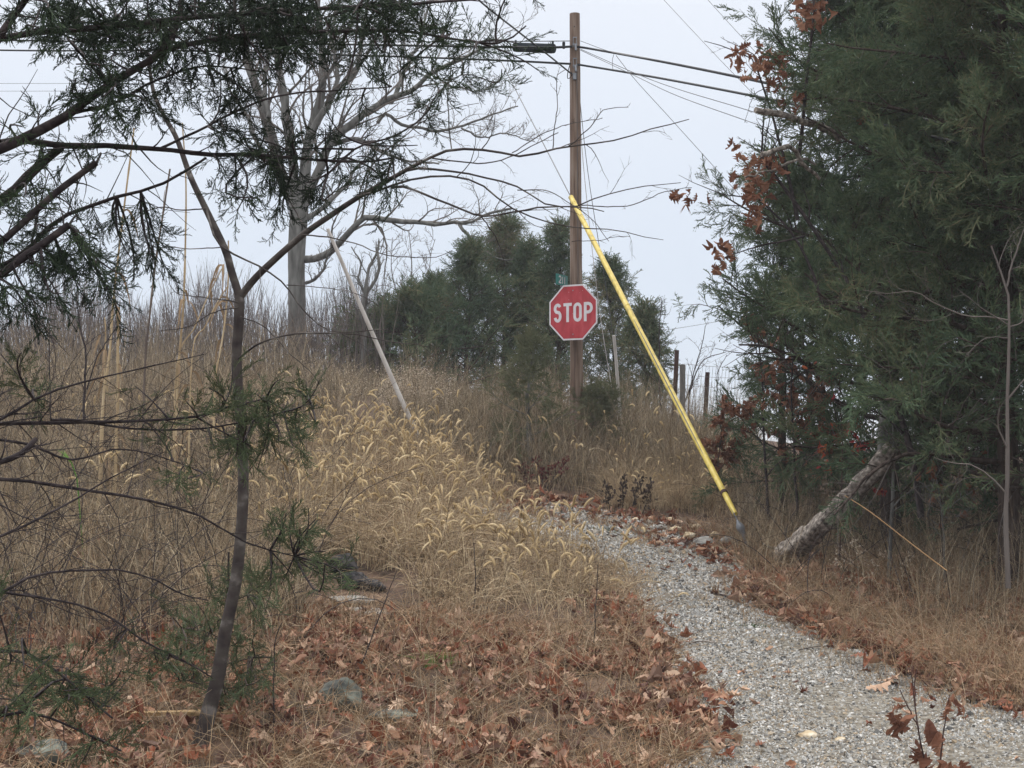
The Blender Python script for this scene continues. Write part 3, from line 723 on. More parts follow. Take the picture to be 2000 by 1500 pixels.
bl.build('branch', M['dark_bark'], t_, True); fl.build('foliage', M['cedar_low'], t_)

# ------------------------------------------------------------------ bare sapling in front
rng = np.random.default_rng(41)
sb = empty('bare_sapling', ground_px(395, 1455), 'mottled grey bare sapling forking high beside the left cedar boughs', 'tree')
D = float(sb.location.y)
b0 = list(ground_px(395, 1455)); 
tr = MB()
trunk_px = [(392,1470),(405,1400),(425,1325),(440,1235),(460,1140),(470,1050),(475,960),(474,880),(468,800),(462,700),(467,620),(468,578)]
tubes(tr, resample(PP(trunk_px, D, D + .1), 40), np.interp(np.linspace(0, 1, 40), [0, .06, .3, .6, 1], [.054, .04, .031, .028, .026]) * rng.uniform(.96, 1.05, 40), 12)
tubes(tr, resample(PP([(468,580),(452,530),(440,488),(402,408),(372,345),(345,270),(318,222),(300,180),(290,120)], D + .1, D + .3), 26), np.linspace(.022, .009, 26), 9)
tubes(tr, resample(PP([(468,582),(490,553),(520,522),(590,460),(650,418),(700,385),(744,360),(790,334),(825,315)], D + .1, D - .2), 26), np.linspace(.020, .010, 26), 9)
tr.build('trunk', M['sapling_bark'], sb, True)
d1, d2 = D - .2, D - .5
br = [
 ([(744,360),(825,316),(867,296),(920,289),(982,296),(1028,304),(1080,289),(1168,278),(1217,268),(1280,247),(1346,231)], d1, d2, .010, .0024),
 ([(1080,289),(1086,245),(1093,189),(1092,160),(1094,143),(1110,134)], d2, d2, .003, .0018),
 ([(1108,287),(1140,259),(1168,224),(1180,213),(1222,210)], d2, d2, .0032, .0018),
 ([(1000,298),(1030,280),(1060,259),(1112,242),(1171,231)], d2, d2, .003, .0018),
 ([(881,290),(872,230),(874,161),(879,130),(868,60)], d1, d1, .004, .0022),
 ([(846,310),(905,316),(965,317),(1014,301),(1063,276),(1090,262)], d1, d2, .005, .0022),
 ([(790,334),(818,329),(902,336),(982,353),(1028,371),(1070,399),(1110,402),(1136,401),(1175,385),(1245,367),(1331,357)], d1, d2, .0075, .002),
 ([(1136,401),(1170,402),(1196,403),(1241,402),(1297,381),(1350,371)], d2, d2, .003, .0018),
 ([(700,385),(765,364),(825,346),(888,343),(937,357),(955,371),(1000,406),(1070,434),(1140,446),(1210,451),(1280,469),(1299,469)], d1, d2, .008, .0018),
 ([(765,364),(800,364),(874,395),(937,418),(965,416),(1063,402),(1136,402),(1180,410)], d1, d2, .0085, .003),
 ([(937,418),(961,451),(979,490),(985,520)], d1, d1, .004, .002),
 ([(1010,371),(1063,371),(1110,395),(1160,430),(1190,470)], d2, d2, .003, .0016),
 ([(1115,472),(1168,467),(1196,459),(1230,462)], d2, d2, .002, .0014),
 ([(402,408),(430,480),(504,518),(560,557),(595,602),(647,641),(700,641),(760,636)], D + .1, D - .2, .007, .0022),
 ([(466,700),(493,678),(525,662),(560,655),(612,651),(700,655),(760,665),(830,675)], D, D - .4, .0065, .002),
 ([(466,600),(420,609),(371,637),(315,643)], D, D + .2, .0045, .002),
 ([(467,590),(402,581),(350,573),(329,553)], D, D - .2, .004, .002),
 ([(437,480),(371,485),(330,480),(294,489),(250,500)], D + .1, D, .004, .002),
 ([(400,408),(350,410),(310,405),(270,425),(230,470)], D + .1, D, .0045, .002),
 ([(590,460),(640,465),(700,480),(760,500),(840,505),(885,490)], D - .1, D - .3, .005, .0018),
 ([(600,455),(560,380),(545,330),(520,300)], D, D + .2, .0045, .002),
 ([(700,385),(720,330),(760,290),(800,260),(830,235),(880,215),(940,200)], D - .1, D - .3, .0045, .0016),
 ([(470,620),(520,640),(570,690),(620,735),(650,790)], D, D - .2, .004, .0016),
 ([(560,557),(640,560),(700,575),(740,600)], D - .1, D - .2, .003, .0015),
]
bb = MB(); Pb, Rb = branch_set(bb, rng, br, 18, 6)
s_, d_, l_, r_ = spawn(rng, Pb[:10], Rb[:10], 4, .3, (25, 60), (.1, .28), .55, up=.15); p, rr = grow(rng, s_, d_, np.clip(l_, .04, .4), np.clip(r_, .0012, .003), 8, .14, .2); tubes(bb, p, rr, 4)
s_, d_, l_, r_ = spawn(rng, p, rr, 3, .25, (30, 65), (.2, .5), .8); p, rr = grow(rng, s_, d_, l_, np.clip(r_, .001, .002), 5, .14); tubes(bb, p, rr, 3)
s_, d_, l_, r_ = spawn(rng, Pb[10:], Rb[10:], 3, .35, (25, 60), (.15, .35), .55, up=.1); p, rr = grow(rng, s_, d_, np.clip(l_, .04, .4), np.clip(r_, .0012, .003), 7, .14); tubes(bb, p, rr, 4)
# buds on the twigs
bb.build('branch', M['sapling_bark'], sb, True)

# young cedar growing round the sapling's foot
yc = empty('young_cedar', ground_px(440, 1400), 'small young cedar with green sprays around the foot of the bare sapling', 'cedar tree', 'cedars')
yp = ground_px(452, 1400); yd = yp[1]
y1 = MB(); Py, Ry = branch_set(y1, rng, [([(437,1425),(434,1330),(437,1240),(450,1150),(455,1080)], yd, yd, .016, .006)] +
   [([(438,1300),(480,1290),(520,1275)], yd, yd - .3, .005, .002), ([(440,1250),(390,1230),(350,1225)], yd, yd - .2, .005, .002), ([(445,1180),(500,1150),(530,1120)], yd, yd - .2, .004, .002), ([(437,1340),(400,1320),(350,1330)], yd, yd - .3, .005, .002)], 14, 6)
y2 = MB(); sprays_on_twigs(y1, y2, rng, Py, Ry, [(470,1160,45,45,12),(450,1230,60,35,8),(380,1240,60,35,9),(470,1320,50,40,13),(400,1300,60,40,7),(430,1390,60,40,7),(350,1290,50,30,6),(520,1180,40,40,5)], per=5, sc=(.7, 1.2), droop=.05)
y1.build('trunk', M['cedar_bark'], yc, True); y2.build('foliage', M['cedar_low'], yc)

# ------------------------------------------------------------------ big bare tree on the hill
rng = np.random.default_rng(51)
bt0 = P(580, 735, 27); bt = empty('bare_oak', (bt0[0], 27, G(bt0[0], 27)), 'big bare pale grey tree on the hill behind the left cedar boughs', 'tree')
tb = MB(); DB = 27
def limb(pl, r0, r1, dz=0., K=24, sides=8):
    p = resample(PP(pl, DB, DB + dz), K) + np.cumsum(rng.normal(0, .012, (K, 3)), 0); r = np.linspace(r0, r1, K)
    tubes(tb, p, r * rng.uniform(.95, 1.06, K), sides); return resample(p, 12), np.interp(np.linspace(0, 1, 12), np.linspace(0, 1, K), r)
tubes(tb, resample(PP([(579,760),(580,690),(580,600),(579,500),(583,430),(584,390)], DB), 40), np.interp(np.linspace(0, 1, 40), [0, .2, .6, .9, 1], [.23, .178, .165, .175, .2]) * rng.uniform(.97, 1.03, 40), 14)
L = [limb([(578,400),(560,370),(546,332),(525,240),(500,157),(483,105),(478,35),(470,-60)], .13, .05, .6),
 limb([(580,395),(577,330),(567,245),(556,157),(546,87),(545,0),(535,-80)], .10, .04, -.4),
 limb([(588,395),(595,360),(605,262),(620,180),(620,87),(610,10),(612,-80)], .12, .04, .3),
 limb([(605,262),(630,215),(655,165),(690,130),(705,60),(720,-30)], .075, .025, -.6),
 limb([(594,400),(625,330),(650,280),(702,236),(765,200),(811,182),(850,148),(930,112),(985,85)], .10, .02, -1.),
 limb([(765,200),(778,170),(783,140),(793,105),(818,35),(835,-30)], .05, .015, .5),
 limb([(650,280),(690,272),(730,282),(760,300),(800,315),(860,318)], .05, .015, -.8),
 limb([(738,240),(755,225),(790,250),(850,262),(900,250),(960,230),(1010,215)], .04, .012, .8),
 limb([(596,505),(620,502),(650,488),(672,465),(690,445),(720,424),(790,432),(850,438),(891,438),(920,440),(960,420),(1000,412)], .075, .02, -1.2),
 limb([(900,440),(925,465),(950,488),(990,500),(1060,497)], .035, .01, -.8),
 limb([(596,430),(640,395),(675,360),(690,330),(740,300)], .055, .015, .6),
 limb([(596,555),(625,535),(640,500),(660,480)], .035, .012, -.5),
 limb([(566,370),(530,320),(500,270),(480,220),(450,180),(440,130)], .05, .018, .9),
 limb([(525,230),(515,180),(525,120),(540,60),(560,-20)], .05, .02, .6),
 limb([(640,215),(660,150),(650,90),(660,20),(680,-60)], .05, .02, .6),
 limb([(620,180),(650,130),(672,90),(675,20)], .045, .015, -.8),
 limb([(690,140),(720,110),(745,70),(760,10),(780,-40)], .03, .012, -.8),
 limb([(850,148),(880,170),(930,185),(980,180)], .02, .008, .3),
 limb([(900,250),(940,265),(980,262),(1030,280)], .02, .008, .3)]
tb.build('trunk', M['grey_bark'], bt, True)
PL = np.array([a for a, b in L]); RL = np.array([b for a, b in L]); tw = MB()
s_, d_, l_, r_ = spawn(rng, PL, RL, 16, .12, (22, 55), (.2, .42), .42, up=.35); p1, r1 = grow(rng, s_, d_, np.clip(l_, .4, 1.9), np.clip(r_, .006, .03), 8, .13, .3); tubes(tw, p1, r1, 5)
s_, d_, l_, r_ = spawn(rng, p1, r1, 7, .2, (25, 60), (.25, .5), .55, up=.15); p2, r2 = grow(rng, s_, d_, l_, np.clip(r_, .005, .012), 6, .14, .2); tubes(tw, p2, r2, 3)
s_, d_, l_, r_ = spawn(rng, p2, r2, 4, .2, (25, 60), (.3, .6), .7, up=.1); p3, r3 = grow(rng, s_, d_, l_, np.clip(r_, .0035, .006), 4, .15, .2); ribbons(tw, p3, r3 * 2, rng)
tw.build('twigs', M['far_twig'], bt)

# ------------------------------------------------------------------ cedars (crown built of limbs, twigs and sprays)
def cedar(label, px, d, z_top, R, seed, nl=60, nt=12, ns=4, Ts=None, sc=1., t0=.08, prof=.7, mt='cedar_right', bark='cedar_bark', lean=0., bare_to=0., zb=None, up=.15, skirt=1., asc=(.1, .6), var=(.55, 1.3)):
    rng = np.random.default_rng(seed); x = (px - 1000) / F * d; z0 = float(G(x, d)) if zb is None else zb; H = z_top - z0
    o = empty('cedar_tree', (x, d, z0), label, 'cedar tree', 'cedars')
    K = 16; tp = np.stack([x + lean * np.linspace(0, 1, K) + np.cumsum(rng.normal(0, .015, K)), d + np.cumsum(rng.normal(0, .015, K)), z0 - .05 + (H + .05) * np.linspace(0, 1, K)], -1)
    tr = MB(); r0 = .009 * H + .03; tubes(tr, tp, np.linspace(r0, .01, K), 9)
    t = t0 + (1 - t0) * (np.arange(nl) + rng.random(nl)) / nl; f = t * (K - 1.001); i = f.astype(int); fr = (f - i)[:, None]
    st = tp[i] * (1 - fr) + tp[i + 1] * fr; az = np.arange(nl) * 2.4 + rng.normal(0, .4, nl)
    pr = np.clip(1.02 - t, 0, 1) ** prof * np.clip(skirt + (1 - skirt) * (t / .35), 0, 1)
    ln = R * (pr * rng.uniform(var[0], var[1], nl) + .07)
    di = np.stack([np.cos(az), np.sin(az), rng.uniform(asc[0], asc[1], nl) * np.clip(.1 + 1.5 * t, 0, 1) + t * .5 - .12 * (t < .15)], -1)
    p1, r1 = grow(rng, st, di, ln, np.clip(ln * .014, .005, .05), 9, .09, up); tubes(tr, p1, r1, 5)
    s_, d_, l_, r_ = spawn(rng, p1, r1, nt, .18, (30, 70), (.2, .42), .5, up=.1)
    l_ = np.clip(l_, .12, .6 * max(R, 1)); p2, r2 = grow(rng, s_, d_, l_, np.clip(r_, .002, .01), 5, .12, .05)
    tw = MB(); ribbons(tw, p2, r2 * 2.4, rng)
    for v, qq in zip(tw.v, tw.q): tr.add(v, q=qq)
    if mt == 'cedar_right':
        dt = tr; n_before = (len(tr.mq), len(tr.mt)); s4, d4, l4, r4 = spawn(rng, p1, r1, 5, .1, (35, 80), (.2, .5), .4); lo = rng.random(len(s4)) < np.where(s4[:, 2] < z0 + 3., .9, .25)
        p4, r4 = grow(rng, s4[lo], d4[lo], np.clip(l4[lo], .2, .9), np.clip(r4[lo], .003, .007), 7, .13); tubes(dt, p4, r4, 3)
        s5, d5, l5, r5 = spawn(rng, p4, r4, 4, .2, (30, 60), (.25, .5), .7); p5, r5 = grow(rng, s5, d5, l5, np.clip(r5, .002, .005), 4, .13); ribbons(dt, p5, r5 * 2, rng)
        for k_ in range(n_before[0], len(tr.mq)): tr.mq[k_][:] = 1
    tr.build('trunk', [M[bark], M['far_twig']], o, True)
    live = (s_[:, 2] > z0 + bare_to) | (rng.random(len(s_)) < .12)
    s3, d3, _, _ = spawn(rng, p2[live], r2[live], ns, .1, (10, 60), (.3, .5), .6, tmax=1., up=-.05)
    n = len(s3); fo = MB(); scatter(fo, rng, Ts, d3, s3, rng.uniform(.7, 1.3, n) * sc)
    fo.build('crown', M[mt], o)
    return o
# right-hand wall of cedars
cedar('tall dark cedar nearest the stop sign, its boughs overhanging the wire fence', 1745, 14.4, 9.0, 2.15, 101, 100, 20, 7, mid_sprays, 1.1, t0=.14, prof=.5, bare_to=2.2, var=(.7, 1.12))
cedar('dark cedar behind the slim grey sapling at the right edge', 1955, 11.6, 8.0, 1.85, 102, 90, 18, 7, mid_sprays, 1.1, t0=.1, prof=.5, bare_to=1.2)
cedar('cedar cut by the right edge, nearest of the right-hand cedars', 2230, 10.8, 7.8, 2.0, 103, 60, 14, 5, mid_sprays, 1.3, t0=.16, prof=.5, bare_to=1.4)
cedar('shaded cedar filling the gap behind the fallen log', 1830, 15.5, 8.6, 2.1, 104, 80, 15, 5, mid_sprays, 1.6, t0=.04, prof=.5)
cedar('rearmost shaded cedar deep in the right-hand woods', 2060, 16.5, 9.0, 2.4, 105, 80, 15, 5, mid_sprays, 1.7, t0=.03, prof=.5)
cedar('shaded cedar at the right edge beyond the orange cane', 2330, 13.5, 8.5, 2.4, 106, 70, 14, 5, mid_sprays, 1.6, t0=.04, prof=.5)
cedar('slim cedar with thin stems where sky shows through over the fence', 1530, 16.2, 4.0, .85, 107, 34, 9, 4, mid_sprays, 1.2, t0=.12, prof=.35)
# cedars behind the pole
cedar('tallest of the cedars behind the pole, its tip well left of the stop sign', 985, 27, 5.6, 1.75, 201, 80, 11, 3, far_sprays, .72, t0=.0, prof=1., asc=(.5, 1.3), var=(.35, 1.45), mt='cedar_far')
cedar('broad cedar directly behind the stop sign', 1092, 25.5, 5.3, 1.2, 202, 64, 10, 3, far_sprays, .7, t0=.0, prof=.95, asc=(.5, 1.3), var=(.35, 1.45), mt='cedar_far')
cedar('cedar right of the pole behind the yellow guy guard', 1195, 26.5, 4.8, 1.15, 203, 60, 9, 3, far_sprays, .7, t0=.0, prof=1., asc=(.5, 1.3), var=(.35, 1.45), mt='cedar_far')
cedar('ragged little cedar beside the rusty fence post', 1258, 25, 3.7, .6, 204, 40, 10, 3, far_sprays, .75, t0=.04, prof=.6, asc=(.5, 1.3), var=(.35, 1.45), mt='cedar_far')
cedar('bushy cedar with brownish sprays left of the tallest one', 905, 25.5, 4.9, 1.3, 205, 64, 10, 3, far_sprays, .7, t0=.0, prof=.85, asc=(.5, 1.3), var=(.35, 1.45), mt='cedar_far')
cedar('low dark cedar behind the leaning white pipe', 810, 24.5, 3.9, 1.35, 206, 50, 10, 3, far_sprays, .68, t0=.0, prof=.7, asc=(.5, 1.3), var=(.35, 1.45), mt='cedar_far')
cedar('pointed cedar between the broad one and the bushy brownish one', 1035, 26.2, 5.0, 1.2, 210, 66, 10, 3, far_sprays, .7, t0=.0, prof=1., asc=(.5, 1.3), mt='cedar_far')
cedar('pointed cedar rising right behind the low dark one', 855, 26.4, 4.4, 1.0, 211, 56, 10, 3, far_sprays, .68, t0=.0, prof=.9, asc=(.5, 1.3), mt='cedar_far')
cedar('small low cedar at the left end of the cedar row', 742, 25, 3.55, 1.0, 207, 44, 10, 3, far_sprays, .7, t0=.0, prof=.7, asc=(.5, 1.3), var=(.35, 1.45), mt='cedar_far')
cedar('thin olive young cedar in front of the utility pole', 1040, 18.4, 2.75, .62, 208, 26, 7, 3, mid_sprays, .9, t0=.06, prof=.6, mt='cedar_young', bark='grey_bark')
cedar('tiny olive cedar seedling at the foot of the utility pole', 1175, 19.6, 2.15, .45, 209, 20, 7, 4, mid_sprays, .9, t0=.1, prof=.5, mt='cedar_young', bark='grey_bark')

# ------------------------------------------------------------------ generic bare tree / shrub
def bare(name, label, cat, pls, d0, seed, m1=6, m2=4, m3=0, mt='far_twig', rmin=.002, ang=(25, 60), lf=(.2, .45), group=None, d1=None, lv=None, wig=.13, up=.15, leafmat='leaf_brown', nleaf=0, lsz=(.07, .12)):
    """pls: list of (pixel polyline, r0, r1)"""
    rng = np.random.default_rng(seed); base = PP([pls[0][0][0]], d0)[0]
    o = empty(name, (base[0], base[1], base[2]), label, cat, group)
    b = MB(); Ps, Rs = branch_set(b, rng, [(pl, d0, d0 if d1 is None else d1, r0, r1) for pl, r0, r1 in pls], 14, 7)
    tips = Ps[:, -1]
    cand = Ps.reshape(-1, 3)
    if m1:
        s_, d_, l_, r_ = spawn(rng, Ps, Rs, m1, .2, ang, lf, .5, up=up); p, rr = grow(rng, s_, d_, l_, np.clip(r_, rmin, 1), 7, wig, up); tubes(b, p, rr, 4); cand = p.reshape(-1, 3)
        if m2:
            s_, d_, l_, r_ = spawn(rng, p, rr, m2, .2, ang, (.3, .55), .6, up=up); p, rr = grow(rng, s_, d_, l_, np.clip(r_, rmin * .8, 1), 5, wig, up); tubes(b, p, rr, 3); cand = p.reshape(-1, 3)
            if m3:
                s_, d_, l_, r_ = spawn(rng, p, rr, m3, .2, ang, (.3, .6), .7, up=up); p, rr = grow(rng, s_, d_, l_, np.clip(r_, rmin * .6, 1), 4, wig, up); ribbons(b, p, rr * 2, rng); cand = p.reshape(-1, 3)
    b.build('trunk', M[mt], o, True)
    if nleaf:
        lb = MB(); pos = cand[rng.integers(0, len(cand), nleaf)] + rng.normal(0, .02, (nleaf, 3)); d = rng.normal(size=(nleaf, 3)) + np.array([0, 0, -.9])
        scatter(lb, rng, leaves, d, pos, rng.uniform(lsz[0], lsz[1], nleaf)); lb.build('leaves', M[leafmat], o)
    return o
bare('broken_snag', 'dead snag with a broken top beside the leaning white pipe', 'dead tree',
     [([(706,740),(708,670),(712,600),(716,560)], .07, .05), ([(716,565),(722,520),(735,495),(738,470)], .035, .02), ([(716,570),(735,545),(744,520),(742,485)], .035, .03), ([(714,580),(700,545),(705,510),(690,480)], .03, .012)], 24, 61, 5, 5, 3, 'grey_bark', .005)
bare('bare_shrub', 'hazy bare shrub between the snag and the cedars behind the pole', 'shrub',
     [([(800,700),(800,600),(805,520),(800,455)], .03, .008), ([(800,640),(770,560),(765,500),(770,465)], .02, .006), ([(803,630),(830,560),(840,500),(850,470)], .02, .006), ([(795,690),(745,620),(735,560)], .02, .006)], 31, 62, 9, 6, 4, 'far_twig', .006)
bare('bare_shrub', 'bare shrub at the left of the cedar row below the big bare tree', 'shrub',
     [([(640,740),(640,680),(650,620),(645,570)], .03, .008), ([(650,740),(680,660),(690,600)], .02, .006), ([(620,740),(610,680),(600,640)], .02, .006)], 29, 63, 9, 6, 4, 'far_twig', .006)
bare('bare_shrub', 'low bare twiggy shrub by the rusty fence posts', 'shrub',
     [([(1345,830),(1350,760),(1375,705),(1420,690)], .02, .006), ([(1335,800),(1365,680),(1372,640)], .014, .006), ([(1400,830),(1400,740),(1420,700)], .014, .005), ([(1290,800),(1290,660),(1300,580)], .018, .006), ([(1420,840),(1470,800),(1500,760)], .012, .004)], 22.5, 64, 6, 4, 3, 'dark_bark', .004)
bare('bare_bush', 'thin dark bush stems rising from the weeds at the left', 'shrub',
     [([(165,820),(168,740),(170,690),(160,640),(152,590)], .014, .006), ([(168,760),(190,700),(230,640)], .008, .004), ([(100,830),(95,760),(94,680),(97,640)], .008, .004)], 12, 65, 5, 4, 2, 'dark_bark', .0025)
for i, (pl, lab) in enumerate([([(290,1240),(300,1130),(302,1050),(298,990)], 'thin brown shoot rising from the litter below the cedar boughs'),
     ([(535,1435),(535,1330),(538,1250),(550,1215)], 'thin grey seedling stem right of the bare sapling'),
     ([(1030,1050),(1170,1100),(1165,1200),(1160,1280)][::-1][:3], 'thin dark stem at the edge of the gravel'),
     ([(690,1330),(735,1220),(760,1150),(775,1110)], 'dark twiggy seedling by the flat grey stone'),
     ([(925,1200),(928,1140),(925,1080),(920,1045)], 'dark weed stalk in the dry clump before the foxtails')]):
    g0 = ground_px(*pl[0]); bare('seedling', lab, 'seedling', [(pl, .006, .0025)], g0[1], 70 + i, 5, 3, 0, 'dark_bark', .0015, group='bare seedlings')

# right-hand saplings and undergrowth
g0 = ground_px(1738, 1135)
bare('bare_sapling', 'crooked pale sapling with a dead broken tip before the fallen log', 'tree',
     [([(1735,1140),(1738,1050),(1741,960),(1744,880),(1741,790),(1738,760),(1746,735),(1748,690),(1755,682)], .024, .007),
      ([(1741,910),(1755,860),(1768,800)], .006, .005), ([(1745,960),(1790,930),(1798,860),(1812,765)], .006, .003), ([(1742,1000),(1790,960),(1805,880)], .005, .002), ([(1741,790),(1760,755),(1775,745)], .004, .002)], g0[1], 81, 6, 4, 2, 'grey_bark', .003)
bare('bare_sapling', 'slim grey sapling with long drooping twigs at the right edge', 'tree',
     [([(1968,1150),(1965,1000),(1967,900),(1968,780),(1972,640),(1968,560),(1950,520),(1935,480)], .022, .007), ([(1968,560),(1985,510),(2010,440)], .008, .004),
      ([(1970,625),(1950,620),(1890,615),(1830,590),(1790,565),(1740,570),(1690,563)], .006, .002), ([(1970,640),(2010,620),(2060,600)], .006, .003), ([(1970,660),(1930,660),(1890,700)], .005, .002)], 9.6, 82, 5, 4, 2, 'far_twig', .0018)
g0 = ground_px(1850, 1160)
bare('dead_shrub', 'pale dead many-forked shrub stem at the right verge', 'shrub',
     [([(1845,1160),(1844,1050),(1835,960),(1820,900),(1805,860)], .012, .004), ([(1844,960),(1870,930),(1910,885)], .006, .003), ([(1844,1000),(1900,960),(1940,940)], .005, .003), ([(1843,990),(1810,950),(1770,925)], .006, .003),
      ([(1810,1010),(1825,940),(1850,900)], .006, .003), ([(1845,1010),(1880,1000),(1910,975)], .004, .002)], g0[1], 83, 6, 4, 0, 'grey_bark', .0028, nleaf=26, lsz=(.06, .1))
g0 = ground_px(1640, 1110)
bare('leafy_sapling', 'thin sapling with orange and crimson leaves left of the fallen log', 'tree',
     [([(1640,1110),(1642,1000),(1645,900),(1640,800),(1635,720)], .009, .003), ([(1645,900),(1690,870),(1730,860)], .004, .002), ([(1643,950),(1610,900),(1600,860)], .004, .002), ([(1642,990),(1680,960),(1720,950)], .004, .002)], 13.2, 84, 6, 4, 0, 'post', .002, leafmat='leaf_crimson', nleaf=60, lsz=(.05, .09))
bare('oak_sapling', 'oak sapling with clinging brown leaves in front of the fence', 'oak tree',
     [([(1500,1010),(1495,900),(1495,780),(1490,700),(1482,640)], .02, .008), ([(1495,850),(1450,800),(1400,790)], .006, .003), ([(1497,900),(1540,850),(1570,780)], .006, .003)], 15.2, 85, 7, 5, 2, 'dark_bark', .003, nleaf=170, lsz=(.08, .14))
bare('oak_sapling', 'second oak sapling with rusty leaves just right of the fence gap', 'oak tree',
     [([(1560,1020),(1552,900),(1545,780),(1548,700),(1550,640)], .018, .007), ([(1552,860),(1600,800),(1640,740)], .006, .003), ([(1553,900),(1620,860),(1670,840)], .006, .003)], 14.6, 86, 7, 5, 2, 'dark_bark', .003, nleaf=170, lsz=(.08, .14))
bare('oak_shrub', 'low clump of rust brown oak leaves at the foot of the fence', 'shrub',
     [([(1400,960),(1402,900),(1410,850),(1405,830)], .008, .004), ([(1402,920),(1430,880),(1440,860)], .005, .003)], 16.5, 87, 7, 4, 0, 'dark_bark', .0025, nleaf=150, lsz=(.08, .14))
bare('leafy_shrub', 'low shrub with dark crimson leaves on the bank behind the gravel', 'shrub',
     [([(1060,975),(1058,940),(1050,910),(1045,890)], .008, .004), ([(1062,965),(1085,930),(1095,905)], .006, .003), ([(1058,960),(1030,930),(1020,910)], .006, .003)], 17.3, 187, 8, 5, 0, 'dark_bark', .003, leafmat='leaf_wine', nleaf=170, lsz=(.035, .06))
bare('withered_weed', 'blackened withered weed clump at the back edge of the gravel', 'plant',
     [([(1215,1010),(1215,970),(1210,935)], .007, .004), ([(1235,1010),(1240,965),(1250,930)], .007, .004), ([(1255,1005),(1265,970),(1272,945)], .006, .003), ([(1195,1005),(1188,970),(1185,945)], .006, .003)], 16.4, 188, 7, 4, 0, 'dark_bark', .004, ang=(15, 40), leafmat='char_leaf', nleaf=150, lsz=(.04, .07))
bare('withered_weed', 'dry weed clump with pale fluffy tops before the fallen log', 'plant',
     [([(1690,1180),(1688,1130),(1680,1090),(1672,1060)], .006, .003), ([(1700,1175),(1712,1120),(1722,1080)], .006, .003), ([(1640,1170),(1645,1120),(1650,1085)], .005, .003), ([(1740,1180),(1760,1120),(1765,1085)], .005, .003)], 12.0, 189, 7, 4, 0, 'weed_grey', .002, ang=(20, 45), leafmat='fluff', nleaf=200, lsz=(.012, .03))
for k_, (px_, lab_) in enumerate([(1805, 'dead leafless shrub in the shade left of the slim grey sapling'), (1900, 'dead leafless shrub right behind the pale dead forked shrub'), (1600, 'dark leafless shrub behind the oak saplings')]):
    g_ = ground_px(px_, 1060 if px_ > 1700 else 1010)
    bare('bare_shrub', lab_, 'shrub', [([(px_ + q_ * 6, 1085 - 50 * (px_ < 1700)), (px_ + q_ * 14, 960), (px_ + q_ * 30, 850), (px_ + q_ * 44, 760 + 8 * q_ * q_)], .007, .003) for q_ in (-2, -1, 0, 1, 2)], g_[1], 300 + k_, 7, 5, 2, 'far_twig' if k_ < 2 else 'dark_bark', .0022, lf=(.25, .5))
# oak whose leafy boughs show at the left flank of the tall cedar
bare('oak_tree', 'oak with brown leaves and purple-grey shoots poking out left of the tall cedar', 'oak tree',
     [([(1800,1010),(1770,850),(1680,600),(1580,440),(1500,330),(1487,315)], .035, .015), ([(1487,320),(1486,260),(1490,200),(1493,170)], .012, .005), ([(1487,315),(1500,240),(1512,205)], .008, .003), ([(1487,300),(1465,285),(1440,265)], .005, .002),
      ([(1490,310),(1520,270),(1535,205)], .007, .003), ([(1610,600),(1560,480),(1480,390),(1450,385),(1400,378),(1370,362),(1335,350),(1322,340)], .018, .002),
      ([(1560,430),(1530,300),(1480,130),(1440,100),(1380,80)], .02, .003), ([(1480,130),(1470,105),(1410,70)], .006, .002), ([(1570,460),(1480,480),(1420,500),(1405,520)], .012, .003), ([(1560,300),(1580,100),(1590,0),(1570,-60)], .02, .01), ([(1490,175),(1470,190),(1452,240)], .004, .002)], 12.0, 88, 5, 4, 0, 'dark_bark', .002, lf=(.12, .25), nleaf=0)
rng = np.random.default_rng(89)
ob = MB(); ok_ = [o for o in bpy.data.objects if o.name.startswith('oak_tree')][0]
cl = [(1585,20,40,40,40),(1470,120,45,35,34),(1520,140,30,40,30),(1450,350,22,16,8),(1490,330,35,25,26),(1480,380,30,30,30),(1470,430,20,25,16),(1410,490,22,22,16),(1405,520,12,12,6),(1430,100,14,8,4),(1545,200,30,16,10),(1440,285,12,6,3),(1455,305,14,7,5),(1345,380,34,10,6),(1340,395,10,8,2),(1320,382,5,5,2),(1385,388,6,4,1),(1520,320,30,14,8),(1690,235,6,6,2)]
for (a, b_, rx, ry, n) in cl:
    an = rng.random(n) * 6.283; r_ = np.sqrt(rng.random(n)); pos = np.array([P(a + rx * q_ * math.cos(t), b_ + ry * q_ * math.sin(t), 11.9 + rng.normal(0, .15)) for q_, t in zip(r_, an)])
    scatter(ob, rng, leaves, rng.normal(size=(n, 3)) + np.array([0, 0, -.8]), pos, rng.uniform(.08, .13, n))
ob.build('leaves', M['leaf_brown'], ok_)
# broken pale limbs sticking out of the tall cedar
for i, (pl, r0, r1, lab) in enumerate([
    ([(1640,270),(1600,245),(1560,235),(1520,222),(1478,217)], .034, .026, 'broken pale dead limb jutting out of the cedar above the oak shoots'),
    ([(1600,350),(1570,320),(1548,288),(1520,292),(1490,301)], .014, .024, 'shorter pale broken limb jutting out just below the upper one'),
    ([(1590,320),(1560,310),(1500,335),(1452,348)], .012, .008, 'thin grey dead limb under the two broken limbs')]):
    b = MB(); p = resample(PP(pl, 12.0, 11.6), 16) + rng.normal(0, .006, (16, 3)); tubes(b, p, np.linspace(r0, r1, 16) * rng.uniform(.9, 1.1, 16), 8, cap=True)
    tag(b.build('dead_limb', M['log_wood'], None, True), lab, 'dead branch', 'dead limbs in the cedar')

